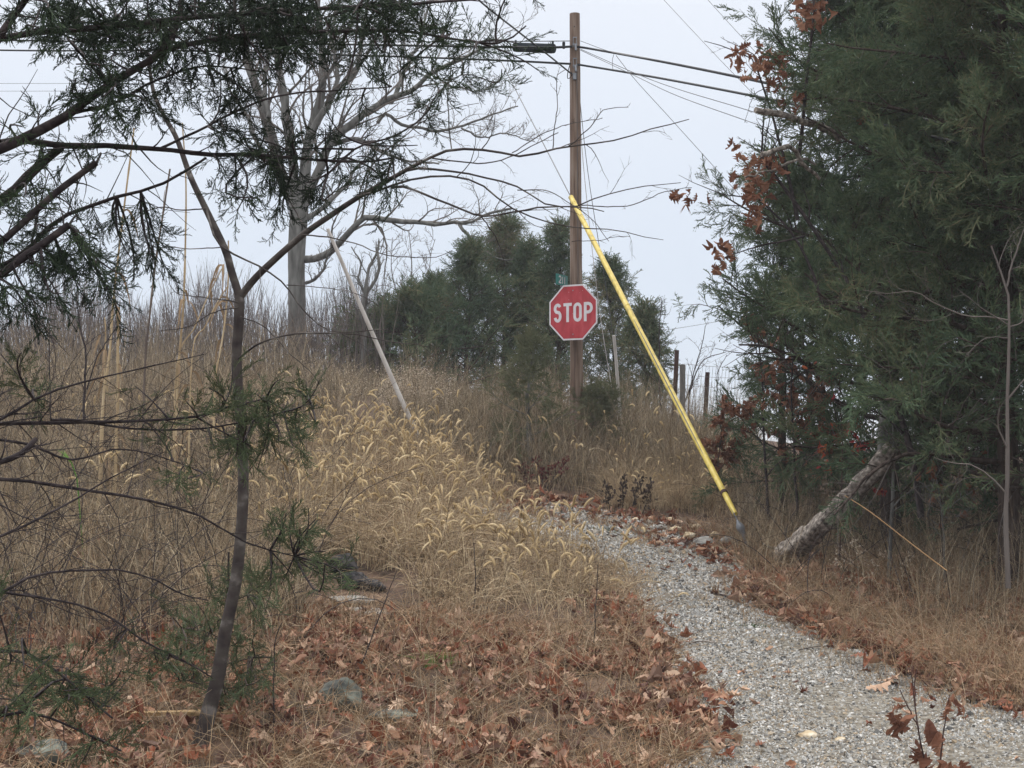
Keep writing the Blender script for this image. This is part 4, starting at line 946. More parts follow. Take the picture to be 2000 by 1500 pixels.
# oak seedlings at the lower right corner
def seedling_oak(label, pls, nl, seed, d):
    rng = np.random.default_rng(seed); o = empty('oak_seedling', PP([pls[0][0]], d)[0], label, 'seedling', 'oak seedlings')
    b = MB(); Ps, Rs = branch_set(b, rng, [(pl, d, d, .0055, .0025) for pl in pls], 12, 5)
    b.build('stem', M['post'], o, True); lb = MB()
    for (a, b_, s) in nl:
        scatter(lb, rng, leaves, rng.normal(size=(2, 3)) * np.array([1, .6, .6]) + np.array([0, 0, -1.1]), np.array([P(a, b_, d - .05), P(a + rng.normal(0, 8), b_ + 12, d + .03)]), np.array([s, s * .9]))
    lb.build('leaves', M['leaf_brown'], o)
gz = ground_px(1800, 1495)
seedling_oak('oak seedling with drooping russet leaves at the lower right', [[(1812,1510),(1798,1440),(1788,1380),(1780,1320),(1775,1310)], [(1795,1425),(1775,1380),(1760,1350)], [(1788,1380),(1786,1340),(1790,1310)]],
   [(1745,1390,.11),(1755,1410,.12),(1765,1400,.11),(1760,1425,.10),(1752,1370,.07),(1815,1430,.12),(1830,1445,.11),(1800,1470,.13),(1795,1490,.12)], 91, gz[1] - .3)
seedling_oak('smaller oak seedling with few leaves right of the russet one', [[(1838,1510),(1845,1440),(1851,1390),(1857,1355)]], [(1845,1385,.07),(1870,1378,.07),(1862,1362,.05),(1885,1388,.05),(1850,1490,.09),(1880,1495,.1)], 92, gz[1] - .35)
rngl = np.random.default_rng(93)
for (a, b_, lab) in [(1735,1335,'large curled russet oak leaf lying on the gravel'), (1715,1350,'pale upturned oak leaf beside the large curled one')]:
    g_ = ground_px(a, b_ + 6); lb = MB(); T = leaves[rngl.integers(0, 14)]
    place(lb, T, basis(rngl, np.array([[1, .2, .25]]), (0, 0, 1)), np.array([g_ + np.array([0, 0, .05])]), np.array([.17])); tag(lb.build('oak_leaf', M['leaf_red']), lab, 'leaf')

# ------------------------------------------------------------------ canes (tall reed stalks) on the left
rng = np.random.default_rng(95)
canes = [([(200,800),(214,690),(222,580),(243,400),(262,250)], .014, .007, 'cane', 'tallest pale cane leaning right at the far left'),
 ([(283,720),(292,620),(303,520),(318,420),(332,330)], .012, .008, 'cane_dark', 'dark snapped cane between the two pale canes'),
 ([(345,790),(350,700),(358,600),(362,480),(363,350),(356,240)], .014, .006, 'cane', 'upright pale cane with hanging tan leaves near its top'),
 ([(420,760),(430,690),(440,620),(446,540),(446,470)], .012, .006, 'cane', 'pale cane topped by a drooping dry leaf'),
 ([(230,780),(230,700),(231,640),(232,600)], .016, .012, 'cane', 'short stout cane with folded straw leaves'),
 ([(345,720),(380,640),(410,570),(436,520)], .007, .005, 'cane', 'thin cane leaning right toward the bare sapling'),
 ([(375,700),(400,640),(425,590),(444,560)], .008, .005, 'cane', 'second thin cane leaning right under the first'),
 ([(205,700),(206,640),(204,620)], .008, .006, 'cane', 'stub of cane beside the tallest one')]
for i, (pl, r0, r1, mt, lab) in enumerate(canes):
    dc = 12.5 + .25 * (i % 3); b3 = PP([pl[0]], dc)[0]; gz_ = G(b3[0], dc)
    full = np.vstack([[b3[0] - .03, dc, gz_], PP(pl, dc)]) if b3[2] > gz_ else PP(pl, dc)
    o = empty('cane', (b3[0], dc, gz_), lab, 'cane', 'dry canes on the left slope')
    b = MB(); K = 40; p = resample(full, K); r = np.linspace(r0, r1, K); r[::5] *= 1.22; tubes(b, p, r, 8, cap=True); b.build('stalk', M[mt], o, True)
    nlv = 8 if mt == 'cane' else 3
    for _ in range(nlv):
        k = rng.integers(8, K); az = rng.random() * 6.28; Ln = rng.uniform(.15, .4); t = np.linspace(0, 1, 7)[:, None]; side = np.array([math.cos(az), math.sin(az), 0])
        pl_ = p[k] + side * Ln * .5 * t + np.array([0, 0, 1]) * Ln * (.45 * t - 1.25 * t ** 2); lb = MB(); ribbons(lb, pl_[None], (.022 * np.sin(np.pi * (.12 + .86 * t[:, 0])) + .002)[None], rng); lb.build('leaf', M['straw'], o)
b = MB(); dc = 9.2; p = resample(PP([(1650,968),(1700,1000),(1780,1062),(1850,1115)], 11., 9.6), 14); tubes(b, p, np.linspace(.0035, .0045, 14), 6)
tag(b.build('cane', M['cane_orange'], None, True), 'orange dry cane leaning across the right verge', 'cane')
# pale bent grass leaf and a yellow-green leaf clump at the left
b = MB(); g_ = P(140, 905, 11); 
for k in range(9):
    t = np.linspace(0, 1, 6)[:, None]; s = np.array([-.45 - .3 * rng.random(), rng.normal(0, .2), .9]); L_ = rng.uniform(.12, .22); ribbons(b, (g_ + s * L_ * t + np.array([0, 0, -1]) * .05 * t ** 2)[None], (.010 * (1 - t[:, 0]) + .001)[None], rng)
t = np.linspace(0, 1, 6)[:, None]; tubes(b, resample(np.array([[g_[0] + .1, 11.05, G(g_[0] + .1, 11.05)], g_ + [.04, 0, -.1], g_]), 8), np.full(8, .006), 5)
tag(b.build('green_shoot', M['green'], None), 'fan of yellow-green leaf blades among the left weeds', 'plant')

# ------------------------------------------------------------------ grass tufts
for (a, b_, n, mt, h, lab) in [(850,1305,110,'green',(.06,.15),'bright green grass tuft in the leaf litter'), (1478,1228,260,'green_dark',(.02,.06),'dark green weed patch on the gravel edge'), (690,1140,160,'green',(.02,.06),'patch of yellowish moss grass under the charred wood'),
     (1190,1040,150,'green_dark',(.02,.07),'dark green weed patch at the back of the gravel')]:
    g_ = ground_px(a, b_); mb = MB(); xy = g_[:2] + rng.normal(0, 1, (n, 2)) * np.array([.11, .06]) * (1 if mt == 'green_dark' or h[1] < .1 else .4); blades(mb, rng, xy, h, (.003, .006), .6, .6)
    stuff(mb.build('grass_tuft', M[mt]), lab, 'grass')

# ------------------------------------------------------------------ rocks, charred wood, log, board
def rock(name, c, s, mt, label, cat='rock', seed=0, group=None, rot=0., sub=3):
    import bmesh
    bm = bmesh.new(); bmesh.ops.create_icosphere(bm, subdivisions=sub, radius=1.)
    r = np.random.default_rng(seed); ph = r.random((6, 3)) * 6.28; fr = r.normal(size=(6, 3)) * 1.7; planes = nz(r.normal(size=(9, 3)))
    for v in bm.verts:
        p = np.array(v.co); k = 1.
        for n_ in planes: 
            dd_ = p @ n_
            if dd_ > .72: p = p - n_ * (dd_ - .72) * .9
        k += .07 * sum(math.sin(fr[i] @ p * 2 + ph[i, 0]) for i in range(6)) / 2
        p = p * k * np.array(s); v.co = (p[0] * math.cos(rot) - p[1] * math.sin(rot), p[0] * math.sin(rot) + p[1] * math.cos(rot), p[2])
    me = bpy.data.meshes.new(name); bm.to_mesh(me); bm.free(); me.materials.append(M[mt]); o = bpy.data.objects.new(name, me); C.objects.link(o); o.location = tuple(float(x) for x in c)
    tag(o, label, cat, group); return o
def rk(px, py, s, mt, label, seed, sink=.3, **k): g_ = ground_px(px, py); rock('rock', g_ + np.array([0, 0, s[2] * (1 - sink * 2)]), s, mt, label, seed=seed, **k)
rk(665, 1385, (.13, .14, .12), 'rock', 'dark lichened rock half buried in leaves in the foreground', 1, rot=.3)
rk(770, 1408, (.17, .12, .055), 'rock', 'flat dark slab lying right of the lichened rock', 2)
rk(700, 1205, (.26, .15, .05), 'rock_grey', 'flat pale grey stone below the charred wood', 3, rot=-.2)
rk(690, 1180, (.2, .12, .05), 'rock_grey', 'second flat grey stone just behind the first', 4)
rk(1577, 1442, (.058, .05, .028), 'rock_tan', 'tan stone lying on the gravel at the lower right', 5)
rk(1640, 1450, (.04, .035, .02), 'rock_tan', 'small brownish stone right of the tan stone', 6)
rk(1315, 1435, (.065, .05, .028), 'rock_tan', 'pale yellow stone at the left edge of the gravel', 7)
rk(1420, 1425, (.028, .03, .02), 'rock_tan', 'small tan pebble on the gravel between the larger stones', 8)
rk(80, 1490, (.14, .12, .08), 'rock', 'dark rock in the lower left corner', 9)
rngr = np.random.default_rng(77)
locs = [(1290,1035,.08),(1320,1040,.10),(1345,1055,.11),(1375,1068,.14),(1400,1078,.09),(1270,1018,.07),(1420,1060,.10),(1360,1035,.09),(1310,1020,.08),(1255,1040,.06),(1240,1020,.07),(1395,1050,.08),(1330,1068,.06),(1215,1010,.06),(1090,1000,.06),(1020,992,.06)]
names = ['yellowish limestone chunk', 'cream limestone lump', 'ochre stone', 'whitish limestone block']
pos_l = ['first', 'second', 'third', 'fourth', 'fifth', 'sixth', 'seventh', 'eighth', 'ninth', 'tenth', 'eleventh', 'twelfth', 'thirteenth', 'fourteenth', 'fifteenth', 'sixteenth']
order = sorted(range(len(locs)), key=lambda i: locs[i][0])
for rank, i in enumerate(order):
    a, b_, s = locs[i]; s *= .85; rk(a, b_, (s, s * .8, s * .6), 'rock_tan' if i % 3 else 'rock_grey', f'{pos_l[rank]} limestone chunk from the left along the far gravel edge', 100 + i, sink=.2, group='limestone chunks along the far gravel edge', rot=i, sub=2)
# charred wood heap
ch = ground_px(700, 1150)
for i, (px_, py_, s, ro, lab) in enumerate([(640,1052,(.16,.10,.075),.2,'rounded charred log end in the straw grass'),(672,1098,(.16,.09,.10),.8,'burnt wood chunk in the middle of the charred heap'),(690,1128,(.14,.10,.08),.1,'black hollow piece of burnt wood above the flat stone'),(728,1132,(.12,.08,.06),-.5,'black wedge of burnt wood at the right of the charred heap')]):
    g_ = ground_px(px_, py_ + 22); rock('charred_log', g_ + np.array([0, 0, s[2] * .7]), s, 'char', lab, 'charred wood', 200 + i, 'charred wood pieces', ro)
# fallen leaning log
lg = empty('fallen_log', ground_px(1560, 1070), 'weathered grey broken trunk leaning on the ground under the tall cedar', 'log')
ga = ground_px(1556, 1100); b = MB(); K = 26
p = resample(np.array([ga + [-.16, 0, .04], P(1600,1030,12.95), P(1650,980,12.8), P(1700,925,12.7), P(1745,875,12.6)]), K) + rngr.normal(0, .006, (K, 3))
tubes(b, p, np.interp(np.linspace(0, 1, K), [0, .06, .4, 1], [.09, .115, .10, .09]) * rngr.uniform(.93, 1.08, K), 18, cap=True); vv = b.v[0].reshape(K, 18, 3); fc = 1 + rngr.normal(0, .075, (1, 18, 1)) + rngr.normal(0, .03, (K, 18, 1)); b.v[0] = (p[:, None] + (vv - p[:, None]) * fc).reshape(-1, 3).astype(np.float32); b.build('trunk', M['log_wood'], lg, True)
b = MB(); p = resample(np.array([P(1730,900,12.75), P(1728,850,12.8), P(1732,800,12.8)]), 10); tubes(b, p, np.linspace(.075, .06, 10), 12, cap=True)
for k in range(7):
    a_ = k * .9; st = p[-1] + np.array([math.cos(a_), math.sin(a_), 0]) * .035; b2 = np.array([st, st + [0, 0, rngr.uniform(.05, .2)]]); tubes(b, resample(b2, 4), np.array([.03, .022, .012, .003]), 4)
b.build('splintered_stump', M['grey_bark'], lg, True)
b = MB(); 
for k in range(7):
    d_ = np.array([-rngr.uniform(.3, 1), rngr.normal(0, .5), rngr.uniform(-.3, .35)]); st = ga + [.02, 0, .10]; q_, r_ = grow(rngr, st[None], d_[None], np.array([rngr.uniform(.2, .45)]), np.array([.03]), 7, .12, -.3); tubes(b, q_, r_, 6)
b.build('root', M['log_wood'], lg, True)
# board and sticks
g_ = ground_px(320, 1412); b = MB(); 
R_ = np.array([[math.cos(.03), math.sin(.03), 0.02], [-math.sin(.03), math.cos(.03), 0], [0, 0, 1]]); box(b, g_ + [0, 0, .05], (.42, .05, .022), R_); box(b, g_ + [.28, .02, .045], (.30, .02, .014), R_)
tag(b.build('split_board', M['board']), 'pale yellow split board lying behind the foot of the sapling', 'board')
for i, (a, c_, r_, mt, lab) in enumerate([((1345,1262),(1400,1266),.006,'log_wood','short pale stick on the gravel'),((1390,1165),(1440,1190),.008,'dark_bark','dark crooked stick on the gravel below the anchor rod'),((810,1150),(845,1132),.008,'log_wood','pale stick poking out of the litter by the charred heap'),
      ((560,1392),(602,1375),.007,'cane','pale curled stick in the leaf litter left of the lichened rock'),((1560,1275),(1640,1268),.003,'dark_bark','thin dark twig lying across the gravel'),((1050,1455),(1095,1440),.006,'log_wood','grey stick in the leaves at the bottom')]):
    A, B = ground_px(*a), ground_px(*c_); B[1] = A[1] + (B[1] - A[1]) * .5; B[2] = G(B[0], B[1]); p = resample(np.array([A + [0, 0, .02], (A + B) / 2 + [0, .02, .035], B + [0, 0, .03]]), 8); b = MB(); tubes(b, p, np.full(8, r_), 6, cap=True)
    tag(b.build('stick', M[mt], None, True), lab, 'stick', 'sticks on the ground')

# ------------------------------------------------------------------ utility pole
PD = 19.5
pb = P(1127, 850, PD); pt = P(1122.5, 27, PD); gzp = float(G(pb[0], PD))
up_ = empty('utility_pole', (pb[0], PD, gzp), 'weathered brown wooden utility pole carrying the stop sign and black cables', 'utility pole')
K = 60; b = MB(); p = np.stack([np.linspace(pb[0], pt[0], K), np.full(K, PD), np.linspace(gzp - .2, pt[2], K)], -1)
rngp = np.random.default_rng(3); r = np.linspace(.094, .071, K); tubes(b, p, r * (1 + .012 * np.sin(np.arange(K) * .9)), 28, cap=True); b.build('shaft', M['pole'], up_, True)
def on_pole(py, dx=0.): q_ = P(1122.5 + (py - 27) / 823 * 4.5 + dx, py, PD); return q_
for (y0, y1) in ((76, 96), (116, 138)):
    b = MB(); c = on_pole((y0 + y1) / 2); r_ = .078
    for sx in (-.022, .022): box(b, c + [sx - .005, -r_ - .008, .0], (.007, .012, .13))
    box(b, c + [-.003, -r_ - .012, -.03], (.065, .02, .02)); box(b, c + [-.003, -r_ - .01, .07], (.055, .012, .012))
    tubes(b, np.array([c + [.0, -r_ - .02, -.03], c + [.012, -r_ - .035, -.12]]), np.array([.016, .016]), 8, cap=True); b.build('cable_clamp', M['galv'], up_)
b = MB(); c = on_pole(152); box(b, c + [-.01, -.085, 0], (.05, .03, .09)); b.build('junction_box', M['galv'], up_)
b = MB(); box(b, on_pole(55) + [-.01, -.0735, 0], (.014, .008, .014)); b.build('bolt', M['wire'], up_)
b = MB(); pts = [on_pole(125, -9), on_pole(142, -14), on_pole(156, -15), on_pole(152, -8), on_pole(143, -7)]; tubes(b, resample(np.array(pts) + [0, -.08, 0], 18), np.full(18, .006), 6); b.build('cable_loop', M['wire'], up_)
b = MB(); pts = [on_pole(y, 3 + y * .0) + np.array([0, -.088, 0]) for y in (140, 260, 380, 500, 555)]; tubes(b, resample(np.array(pts), 30), np.full(30, .0035), 4); b.build('ground_wire', M['thin_wire'], up_)

# cables
def sag(A, B, s, K=40):
    t = np.linspace(0, 1, K)[:, None]; return A + (B - A) * t - np.array([0, 0, 1]) * s * 4 * t * (1 - t)
def cable(name, label, segs, r, mt='wire', cat='cable', group='cables on the utility pole'):
    b = MB()
    for s_ in segs: tubes(b, s_, np.full(len(s_), r), 6)
    return tag(b.build(name, M[mt], None, True), label, cat, group)
def via(pts, K=50): return resample(np.array(pts), K)
cable('overhead_cable', 'upper thick black cable running from the left through the splice case to the pole', [via([P(-500,60,27), P(0,78,24.5), P(500,84,22.2), P(1000,92,PD), P(1113,91.5,PD - .08), P(1134,92,PD - .08), P(1280,118,17.7), P(1450,152,15.6), P(1650,196,13.6), P(1900,255,11.9)], 80)], .017)
cable('overhead_cable', 'lower thick black cable crossing the pole below the splice case', [via([P(-500,85,27), P(0,98,24.5), P(350,99,22.9), P(700,108,21.2), P(980,118,20), P(1113,125,PD - .08), P(1134,127,PD - .08), P(1280,151,17.7), P(1490,191,15.2), P(1650,226,13.6), P(1900,285,11.9)], 80)], .0155)
cable('overhead_cable', 'service cable dropping steeply from the top of the frame to the pole', [via([P(860,-75,15), P(935,0,16.2), P(1010,60,17.6), P(1065,103,18.5), P(1117,145,PD - .09)], 40)], .011)
cable('overhead_wire', 'thin support wire above the upper cable left of the pole', [via([P(-500,48,27), P(500,78,22), P(900,81,20.3), P(1113,80,PD - .08)], 40)], .006)
cable('overhead_wire', 'thin support wire leaving the pole top to the right above the upper cable', [via([P(1134,80,PD), P(1200,103,18.6), P(1300,120,17.3), P(1450,150,15.5), P(1700,205,13)], 40)], .004, 'thin_wire')
cable('overhead_wire', 'upper of two thin wires fanning down right between the thick cables', [via([P(1134,96,PD), P(1250,147,18), P(1330,176,17), P(1460,215,15.6), P(1700,290,13)], 40)], .0045, 'thin_wire')
cable('overhead_wire', 'lower of two thin wires fanning down right between the thick cables', [via([P(1134,98,PD), P(1240,148,18), P(1330,190,17), P(1520,258,15.2), P(1700,330,13)], 40)], .0045, 'thin_wire')
cable('overhead_wire', 'thin wire slanting from the lower cable down toward the oak leaves', [via([P(1203,108,18.5), P(1240,155,18.6), P(1310,232,18.8), P(1430,365,19.2), P(1560,510,19.6)], 40)], .0035, 'thin_wire')
cable('overhead_wire', 'thin wire crossing the sky top right, left one of the pair', [via([P(1220,-85,40), P(1297,0,38), P(1400,110,35), P(1490,203,33), P(1600,320,31)], 40)], .007, 'thin_wire')
cable('overhead_wire', 'thin wire crossing the sky top right, right one of the pair', [via([P(1310,-85,40), P(1383,0,38), P(1465,90,36), P(1560,195,33)], 40)], .007, 'thin_wire')
cable('overhead_wire', 'upper of two faint far wires at the left edge', [via([P(-400,163,60), P(0,163,55), P(250,163,50), P(700,165,44)], 20)], .008, 'thin_wire')
cable('overhead_wire', 'lower of two faint far wires at the left edge', [via([P(-400,178,60), P(0,178,55), P(250,178,50), P(700,180,44)], 20)], .008, 'thin_wire')
cable('overhead_wire', 'faint far wire low in the gap right of the yellow guard', [via([P(1240,660,40), P(1300,645,42), P(1390,630,44), P(1600,590,48)], 20)], .007, 'thin_wire')
cable('drop_wire', 'short looping wire joining the two thick cables right of the pole', [via([P(1199,106,18.7), P(1196,118,18.7), P(1197,136,18.7)], 12)], .003, 'thin_wire')
# splice case
sc_ = empty('splice_case', P(1043, 93, PD + .3), 'black cylindrical splice case hanging on the upper cable left of the pole', 'splice case')
b = MB(); A, B = P(1005, 92, PD + .45), P(1082, 95, PD + .1); p = resample(np.array([A, A + (B - A) * .04, A + (B - A) * .5, A + (B - A) * .96, B]), 12)
tubes(b, p, np.array([.064, .070] + [.067] * 8 + [.070, .064]), 16, cap=True); b.build('body', M['case'], sc_, True)
for u in (.03, .97):
    b = MB(); c = A + (B - A) * u; box(b, c + [0, 0, .07], (.03, .05, .05)); b.build('bracket', M['case'], sc_)
cl2 = MB(); box(cl2, P(1101, 88, PD), (.04, .04, .07)); tubes(cl2, np.array([P(1101, 95, PD), P(1101, 82, PD)]), np.array([.018, .018]), 8, cap=True); tag(cl2.build('cable_clamp', M['case']), 'small dark clamp on the upper cable between splice case and pole', 'clamp')

# guy wires
ga = ground_px(1462, 1082)
gw = empty('guy_wire', ga, 'steel guy wire with long yellow plastic guard anchored beside the gravel', 'guy wire', 'guy wires')
A = P(1441, 1018, ga[1] - .05); Bt = P(1115, 385, 19.2); dirg = (Bt - A)
b = MB(); tubes(b, np.array([A, A + dirg * 1.0, A + dirg * 1.9]), np.full(3, .0065), 6); b.build('wire', M['thin_wire'], gw)
y0_, y1_ = P(1436, 1004, A[1] + (19.2 - A[1]) * .02), Bt
b = MB(); K = 40; p = resample(np.array([y0_, y0_ * .6 + y1_ * .4 + [.01, 0, -.03], y1_]), K); rr_ = np.interp(np.linspace(0, 1, K), [0, .04, .1, 1], [.026, .030, .034, .036]); tubes(b, p, rr_, 14, cap=True)
b.build('guard', M['yellow'], gw, True, label='long sun-faded yellow plastic tube')
for u in (.07, .34, .6, .985):
    b = MB(); i = u * (K - 1); c = p[int(i)]; dr = nz(dirg); tubes(b, np.array([c - dr * .018, c + dr * .018]), np.array([.0385, .0385]), 14, cap=True); b.build('clip', M['yellow'] if u > .2 else M['post'], gw)
b = MB(); c = P(1446, 1030, ga[1] - .05); tubes(b, resample(np.array([P(1440,1016,ga[1]-.05), P(1444,1026,ga[1]-.05), P(1450,1038,ga[1]-.05), P(1453,1048,ga[1]-.05)]), 12), np.array([.014,.02,.03,.042,.05,.052,.05,.044,.038,.032,.027,.022]) * .8, 10, cap=True); b.build('anchor_eye', M['galv'], gw, True)
b = MB(); tubes(b, resample(np.array([P(1450,1040,ga[1]-.05), P(1456,1058,ga[1]-.03), P(1466,1085,ga[1]), ga + [.03, 0, -.1]]), 12), np.full(12, .014), 8, cap=True); b.build('anchor_rod', M['galv'], gw, True)
gA = ground_px(1213, 905); 
g2 = empty('guy_wire', (P(1213,840,20)[0], 20, G(P(1213,840,20)[0], 20)), 'thin guy wire with short white guard right of the utility pole', 'guy wire', 'guy wires')
b = MB(); tubes(b, via([P(1128,150,PD+.05), P(1150,350,19.7), P(1195,640,19.95), P(1214,845,20.1)], 20), np.full(20, .005), 5); b.build('wire', M['thin_wire'], g2)
b = MB(); tubes(b, via([P(1199,655,19.9), P(1206,740,20), P(1214,860,20.1)], 14), np.full(14, .023), 10, cap=True); b.build('guard', M['white_pipe'], g2, True)
b = MB(); tubes(b, via([P(1130,200,PD+.05), P(1142,350,19.6), P(1165,560,19.7), P(1185,700,19.8), P(1212,850,19.9)], 24), np.full(24, .005), 5)
tag(b.build('guy_wire', M['white_pipe']), 'bare thin guy wire nearest the right side of the pole', 'guy wire', 'guy wires')

# leaning white pipe
b = MB(); A, B = P(640, 447, 17.2), P(828, 880, 17.6); B[2] = min(B[2], G(B[0], B[1])); p = resample(np.array([B, (A + B) / 2 + [0, 0, -.02], A]), 24); tubes(b, p, np.linspace(.032, .021, 24), 14, cap=True)
tag(b.build('leaning_pipe', M['white_pipe'], None, True), 'long whitish pipe leaning left out of the foxtails', 'pipe')

# stop sign
def plate(outline, th, mbp, z0=0.):
    n = len(outline); f = [[x, y, z0 + th] for x, y in outline]; k = [[x, y, z0] for x, y in outline]
    v = np.array(f + k + [[0, 0, z0 + th], [0, 0, z0]]); t = []; q = []
    for i in range(n):
        j = (i + 1) % n; t += [[2 * n, i, j], [2 * n + 1, n + j, n + i]]; q.append([i, n + i, n + j, j])
    mbp.add(v, q=q, t=t)
def stroke(mbp, pts, w_, z, th=.0015):
    pts = np.array(pts, float); n = len(pts); d = np.gradient(pts, axis=0) if n > 2 else np.repeat([pts[1] - pts[0]], 2, 0)
    if n > 2:
        d[0] = pts[1] - pts[0]; d[-1] = pts[-1] - pts[-2]
    d = nz(d); nn = np.stack([-d[:, 1], d[:, 0]], -1) * w_ / 2
    for i in range(1, n - 1):
        a = nz(pts[i] - pts[i - 1]); b_ = nz(pts[i + 1] - pts[i]); c = max(.5, math.sqrt(max(0, (1 + a @ b_) / 2))); nn[i] = nn[i] / c
    L_, R_ = pts + nn, pts - nn; v = []
    for a, b_ in zip(L_, R_): v += [[a[0], a[1], z + th], [b_[0], b_[1], z + th], [a[0], a[1], z], [b_[0], b_[1], z]]
    q = []
    for i in range(n - 1):
        o = i * 4; q += [[o, o + 1, o + 5, o + 4], [o, o + 4, o + 6, o + 2], [o + 1, o + 3, o + 7, o + 5]]
    q += [[0, 2, 3, 1], [n * 4 - 4, n * 4 - 3, n * 4 - 1, n * 4 - 2]]
    mbp.add(v, q=q)
def arc(cx, cy, rx, ry, a0, a1, n=14): a = np.radians(np.linspace(a0, a1, n)); return [(cx + rx * math.cos(t), cy + ry * math.sin(t)) for t in a]
sc3 = P(1119.5, 610, PD - .28)
ss = bpy.data.objects.new('stop_sign', None); C.objects.link(ss); ss.location = tuple(sc3)
YAW = rad(-33)   # right edge nearer the viewer
ss.rotation_euler = (math.pi / 2, 0, YAW); tag(ss, 'faded red octagonal stop sign bolted to the utility pole', 'stop sign')
SW = .76
def part(mbp, name, mt, parent, smooth=False, **k):
    o = bpy.data.objects.new(name, mbp.mesh(name, M[mt], smooth)); C.objects.link(o); o.parent = parent
    for a, b_ in k.items(): o[a] = b_
    return o
def octo(w_, corner=0.): 
    r_ = w_ / 2 / math.cos(math.pi / 8); return [(r_ * math.cos(math.pi / 8 + i * math.pi / 4), r_ * math.sin(math.pi / 8 + i * math.pi / 4)) for i in range(8)]
b = MB(); plate(octo(SW), .003, b); part(b, 'border', 'sign_white', ss)
b = MB(); plate(octo(SW - .044), .0015, b, .0032); part(b, 'sign_face', 'sign_red', ss)
b = MB(); H_, W_, wv = .262, .125, .042; z = .0049; hh = H_ / 2 - wv / 2; ww = W_ / 2 - wv / 2
cxs = [-.245, -.0855, .072, .235]
S_ = arc(cxs[0], hh - .052, ww, .052, 25, 180, 12) + arc(cxs[0] , hh - .052, ww, .052, 180, 235, 4)[1:] + arc(cxs[0], -hh + .062, ww, .062, 55, 0, 4) + arc(cxs[0], -hh + .062, ww, .062, 0, -165, 14)[1:]
stroke(b, S_, wv, z)
stroke(b, [(cxs[1] - .066, hh), (cxs[1] + .066, hh)], wv, z); stroke(b, [(cxs[1], hh - wv / 2), (cxs[1], -H_ / 2)], wv, z)
O_ = arc(cxs[2], hh - .052, ww + .004, .052, 0, 180, 12) + arc(cxs[2], -hh + .052, ww + .004, .052, 180, 360, 12); O_.append(O_[0]); stroke(b, O_, wv, z)
x0 = cxs[3] - ww; stroke(b, [(x0, H_ / 2), (x0, -H_ / 2)], wv, z)
P_ = [(x0 + wv / 2, hh), (x0 + .045, hh)] + arc(x0 + .045, hh - .058, .052, .058, 80, -80, 10) + [(x0 + .045, hh - .116), (x0 + wv / 2, hh - .116)]
stroke(b, P_, wv, z + .0002); part(b, 'lettering', 'sign_white', ss)
for yy in (.30, -.30):
    b = MB(); tubes(b, np.array([[0, yy, .002], [0, yy, .010]]), np.array([.010, .009]), 8, cap=True); part(b, 'bolt', 'galv', ss)
b = MB(); rs_ = np.random.default_rng(4)
for _ in range(11):
    a_, c_ = rs_.uniform(-.26, .26), rs_.uniform(-.34, .3); rr_ = rs_.choice([.002, .003, .0035, .008])
    if abs(c_) < .15 and abs(a_) > .02: continue
    plate([(rr_ * math.cos(t) + 0, rr_ * math.sin(t) * 1.4) for t in np.linspace(0, 6.283, 7)[:-1]], .0005, b, .0048); b.v[-1] += np.array([a_, c_, 0], np.float32)
part(b, 'chipped_spots', 'sign_white', ss)
b = MB(); box(b, (.02, 0, -.09), (.05, .5, .17)); part(b, 'mounting_bracket', 'galv', ss)
# green number sign
gs = bpy.data.objects.new('number_sign', None); C.objects.link(gs); gs.location = tuple(P(1097, 547, PD - .12)); gs.rotation_euler = (math.pi / 2, 0, rad(64)); tag(gs, 'small green sign reading 211 above the stop sign on the pole', 'sign')
gw_, gh = .40, .150
def rrect(w_, h_, r_): return arc(w_/2 - r_, h_/2 - r_, r_, r_, 0, 90, 4) + arc(-w_/2 + r_, h_/2 - r_, r_, r_, 90, 180, 4) + arc(-w_/2 + r_, -h_/2 + r_, r_, r_, 180, 270, 4) + arc(w_/2 - r_, -h_/2 + r_, r_, r_, 270, 360, 4)
b = MB(); plate(rrect(gw_, gh, .012), .003, b); part(b, 'sign_face', 'sign_green', gs)
b = MB(); z = .0035; wv = .019
stroke(b, arc(-.065, .022, .034, .026, 160, 0, 10) + [(-.036, .004), (-.099, -.040)] , wv, z); stroke(b, [(-.105, -.042), (-.025, -.042)], wv, z + .0003)
for cx in (.025, .095): stroke(b, [(cx, .048), (cx, -.05)], wv, z)
part(b, 'lettering', 'sign_white', gs)
b = MB(); box(b, (.0, -gh / 2 - .012, .0), (.06, .03, .02)); part(b, 'bracket', 'galv', gs)

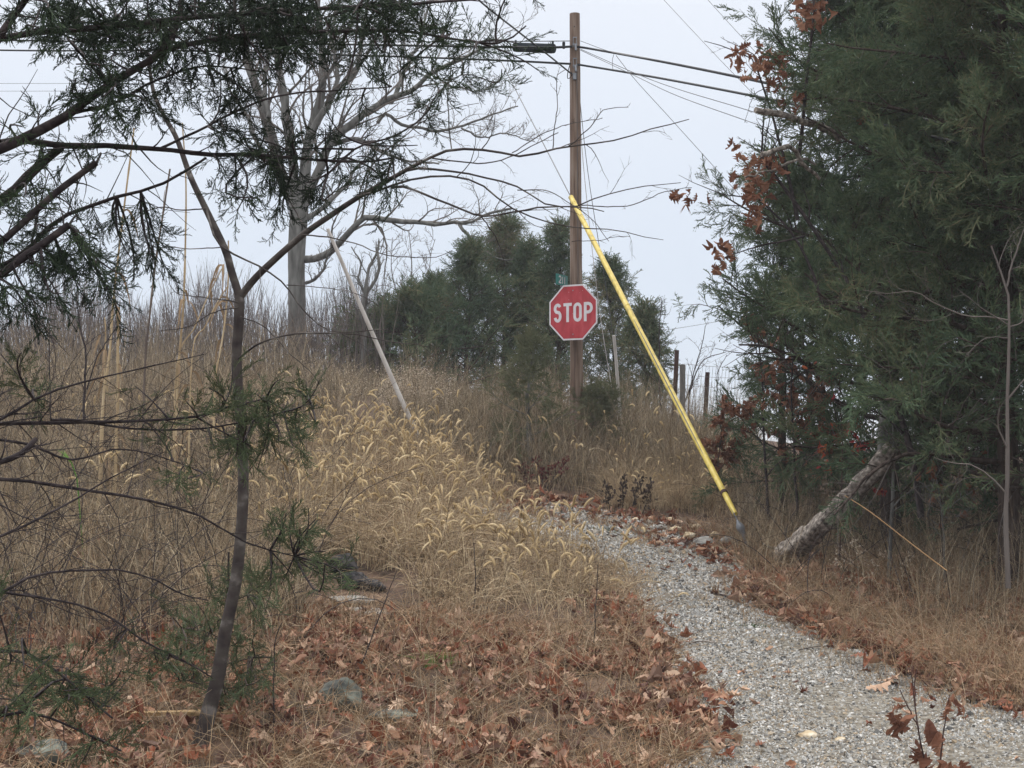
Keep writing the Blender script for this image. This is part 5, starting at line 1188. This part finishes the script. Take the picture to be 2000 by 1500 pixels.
# ------------------------------------------------------------------ wire fence
fd = 21.5; fo_ = empty('wire_fence', (P(1381,800,fd)[0], fd, G(P(1381,800,fd)[0], fd)), 'woven wire fence on rusty and grey posts right of the yellow guard', 'fence')
for (px_, top, lean, r_, mt, dd_) in [(1322,684,-8,.034,'post',21.2),(1333,712,0,.045,'post_grey',21.8),(1382,727,-8,.034,'post',21.4),(1578,703,18,.04,'post_grey',17.2)]:
    T_ = P(px_, top, dd_); Bx = P(px_ + lean, 860, dd_)[0]; p = resample(np.array([[Bx, dd_, G(Bx, dd_) - .1], T_]), 10); b = MB(); tubes(b, p, np.full(10, r_), 10, cap=True); b.build('post', M[mt], fo_, True)
b = MB(); n = 56; xs = np.linspace(1340, 1700, n)
for i, a in enumerate(xs):
    dd_ = 21.6 - 3.6 * i / n; top = P(a, 711 + 6 * math.sin(i * .12), dd_); bx = P(a - 14, 860, dd_)[0]; p = resample(np.array([[bx, dd_, G(bx, dd_)], (top + np.array([bx, dd_, G(bx, dd_)])) / 2 + [.01 * math.sin(i), 0, 0], top]), 6); tubes(b, p, np.full(6, .0026), 3)
for k, yy in enumerate((711, 732, 752, 772, 792, 812, 832)):
    p = np.array([P(a - 14 * k / 6, yy + 6 * math.sin(i * .12), 21.6 - 3.6 * i / n) for i, a in enumerate(xs)]); tubes(b, p, np.full(n, .0034 if k == 0 else .0026), 3)
b.build('netting', M['thin_wire'], fo_)
# ------------------------------------------------------------------ haze
HZ = 0.0014
hm = bpy.data.materials.new('haze'); hm.use_nodes = True; t = hm.node_tree; t.nodes.clear()
o_ = t.nodes.new('ShaderNodeOutputMaterial'); v_ = t.nodes.new('ShaderNodeVolumePrincipled'); v_.inputs['Color'].default_value = (.93, .96, 1, 1); v_.inputs['Density'].default_value = HZ
t.links.new(v_.outputs[0], o_.inputs['Volume'])
b = MB(); box(b, (0, 0, 4.), (7600, 7600, 24.)); hz = b.build('haze', hm); stuff(hz, 'thin pale mist over the hillside', 'haze')
print('verts', sum(len(m.vertices) for m in bpy.data.meshes), 'polys', sum(len(m.polygons) for m in bpy.data.meshes))
